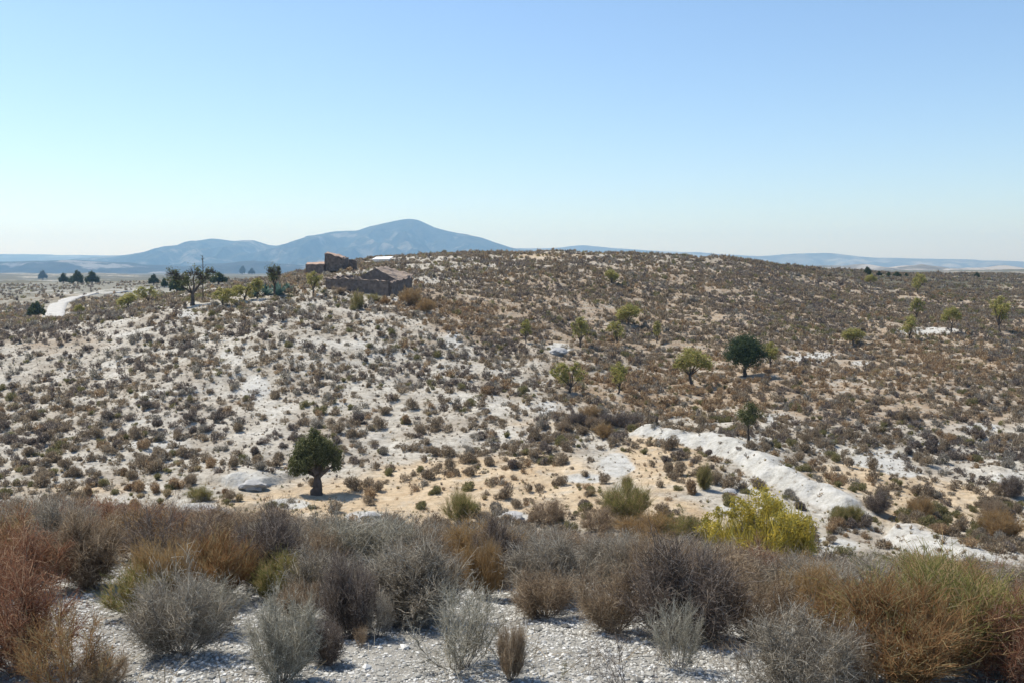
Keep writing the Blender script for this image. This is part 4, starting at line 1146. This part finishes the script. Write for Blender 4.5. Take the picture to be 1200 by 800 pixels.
# ------------------------------------------------------------------ gravel and litter in the foreground
def gravel():
    rg = np.random.default_rng(8)
    ico = []
    import bmesh
    for s in range(6):
        bm = bmesh.new(); bmesh.ops.create_icosphere(bm, subdivisions=1, radius=1)
        for v in bm.verts:
            v.co.x *= rg.uniform(.7, 1.25); v.co.y *= rg.uniform(.7, 1.2); v.co.z *= rg.uniform(.4, .9)
        bm.verts.ensure_lookup_table(); bm.verts.index_update()
        V = np.array([v.co[:] for v in bm.verts]); Fa = np.array([[v.index for v in f.verts] for f in bm.faces]); bm.free()
        ico.append((V, Fa))
    n = 62000
    y = rg.uniform(3.9, 9.0, n); x = rg.uniform(-.6, .6, n) * y
    cl = fbm(x * 1.6, y * 1.6, 61, 3)
    kp = rg.uniform(0, 1, n) < np.clip(.9 + 1.2 * cl, .3, 1)
    x, y = x[kp], y[kp]; n = len(x)
    s = .006 + .012 * rg.beta(1.2, 3.0, n) + np.where(rg.uniform(0, 1, n) < .02, rg.uniform(.01, .025, n), 0)
    s *= (y / 5) ** .5
    z = ground_h(x, y) + s * .15
    Vs, Fs = [], []; off = 0
    for j, (V, Fa) in enumerate(ico):
        q = np.arange(n) % 6 == j
        a = rg.uniform(0, 2 * PI, q.sum()); ca, sa = np.cos(a)[:, None], np.sin(a)[:, None]
        X = (V[None, :, 0] * ca - V[None, :, 1] * sa) * s[q][:, None] + x[q][:, None]
        Y_ = (V[None, :, 0] * sa + V[None, :, 1] * ca) * s[q][:, None] + y[q][:, None]
        Z = V[None, :, 2] * s[q][:, None] + z[q][:, None]
        Vs.append(np.stack([X, Y_, Z], -1).reshape(-1, 3))
        m = q.sum(); Fs.append((Fa[None] + (np.arange(m) * len(V))[:, None, None]).reshape(-1, 3) + off); off += m * len(V)
    m = stuff(link('gravel', npmesh('gravel', np.concatenate(Vs), np.concatenate(Fs), M_GRAVEL))); m['label'] = 'pale grey gravel between the foreground bushes'
def gravel_mat():
    m, nt, nd, lk = new_mat('gravel_stone')
    out = nd.new('ShaderNodeOutputMaterial'); b = N(nt, 'ShaderNodeBsdfPrincipled', Roughness=.9)
    geo = nd.new('ShaderNodeNewGeometry')
    r = ramp(nt, [(0, (.13, .125, .11)), (.25, (.29, .285, .255)), (.65, (.44, .435, .40)), (.95, (.58, .58, .55))]); lk.new(geo.outputs['Random Per Island'], r.inputs['Fac'])
    lk.new(r.outputs['Color'], b.inputs['Base Color']); lk.new(b.outputs[0], out.inputs[0]); return m
M_GRAVEL = gravel_mat()
gravel()

def litter():
    """dead grass blades and fallen twigs"""
    rg = np.random.default_rng(18)
    n = 26000
    y = rg.uniform(4.2, 15, n) ; x = rg.uniform(-.62, .62, n) * y
    cl = fbm(x * .9, y * .9, 65, 3) + .35 * sstep(7.2, 9, y) - .12
    kp = rg.uniform(0, 1, n) < np.clip(cl * 2.0, .02, 1); x, y = x[kp], y[kp]; n = len(x)
    z = ground_h(x, y)
    L = rg.uniform(.04, .20, n); a = rg.uniform(0, 2 * PI, n); e = rg.uniform(.05, 1.4, n)
    d = np.stack([np.cos(a) * np.cos(e), np.sin(a) * np.cos(e), np.sin(e)], -1)
    t = np.linspace(0, 1, 3)[None, :, None]
    P = np.stack([x, y, z], -1)[:, None] + d[:, None] * L[:, None, None] * t
    P[:, :, 2] -= (t[..., 0] ** 2) * L[:, None] * .15
    V, Fq = ribbons(P, np.repeat(np.array([[.0026, .002, .0008]]), n, 0), rg)
    o = stuff(link('dry_grass', npmesh('dry_grass', V, Fq, PM['tstraw']))); o['label'] = 'thin dead grass and fallen twigs among the foreground bushes'
litter()

# ------------------------------------------------------------------ HAZE
hz_me = bpy.data.meshes.new('haze')
bx0, bx1, by0, by1, bz0, bz1 = -16500, 16500, -60, 12600, -140, 420
import bmesh
bm = bmesh.new(); bmesh.ops.create_cube(bm, size=1)
for v in bm.verts:
    v.co.x = bx1 if v.co.x > 0 else bx0; v.co.y = by1 if v.co.y > 0 else by0; v.co.z = bz1 if v.co.z > 0 else bz0
bm.to_mesh(hz_me); bm.free()
hm, nt, nd, lk = new_mat('haze_air')
out = nd.new('ShaderNodeOutputMaterial'); pv = nd.new('ShaderNodeVolumePrincipled')
pv.inputs['Color'].default_value = (.34, .63, 1.0, 1); pv.inputs['Density'].default_value = 1.5e-4; pv.inputs['Anisotropy'].default_value = .2
pv.inputs['Absorption Color'].default_value = (.70, .82, 1, 1)
lk.new(pv.outputs[0], out.inputs['Volume'])
hz_me.materials.append(hm)
stuff(link('haze', hz_me))

# ------------------------------------------------------------------ LIGHT
SUN_EL = math.radians(57)
sun_dir = np.array([-.84, .54]); sun_dir /= np.linalg.norm(sun_dir)
to_sun = Vector((sun_dir[0] * math.cos(SUN_EL), sun_dir[1] * math.cos(SUN_EL), math.sin(SUN_EL)))
sd = bpy.data.lights.new('sun', 'SUN'); sd.energy = 4.7; sd.angle = math.radians(.53); sd.color = (1, .94, .85)
so = bpy.data.objects.new('sun', sd); COL.objects.link(so); so.rotation_euler = to_sun.to_track_quat('Z', 'Y').to_euler(); so.location = (0, 0, 60)
w = bpy.data.worlds.new('World'); scene.world = w; w.use_nodes = True
nt = w.node_tree; nt.nodes.clear()
o = nt.nodes.new('ShaderNodeOutputWorld'); b = nt.nodes.new('ShaderNodeBackground'); s = nt.nodes.new('ShaderNodeTexSky')
s.sky_type = 'NISHITA'; s.sun_disc = False; s.sun_elevation = SUN_EL
s.sun_rotation = math.atan2(to_sun.x, to_sun.y)
s.altitude = 300; s.air_density = 1.0; s.dust_density = .5; s.ozone_density = 4.5
b.inputs['Strength'].default_value = .113
nt.links.new(s.outputs[0], b.inputs[0]); nt.links.new(b.outputs[0], o.inputs[0])

# ------------------------------------------------------------------ CAMERA
cd = bpy.data.cameras.new('camera'); co = bpy.data.objects.new('camera', cd); COL.objects.link(co)
cd.sensor_width = 36; cd.lens = F / 1200 * 36; cd.clip_start = .1; cd.clip_end = 60000
co.location = (0, 0, EYE); co.rotation_euler = (PI / 2 - PITCH, 0, 0)
scene.camera = co
scene.render.resolution_x = 1024; scene.render.resolution_y = 682
scene.view_settings.view_transform = 'Standard'; scene.view_settings.look = 'None'
scene.view_settings.gamma = 1; scene.view_settings.exposure = 0.6
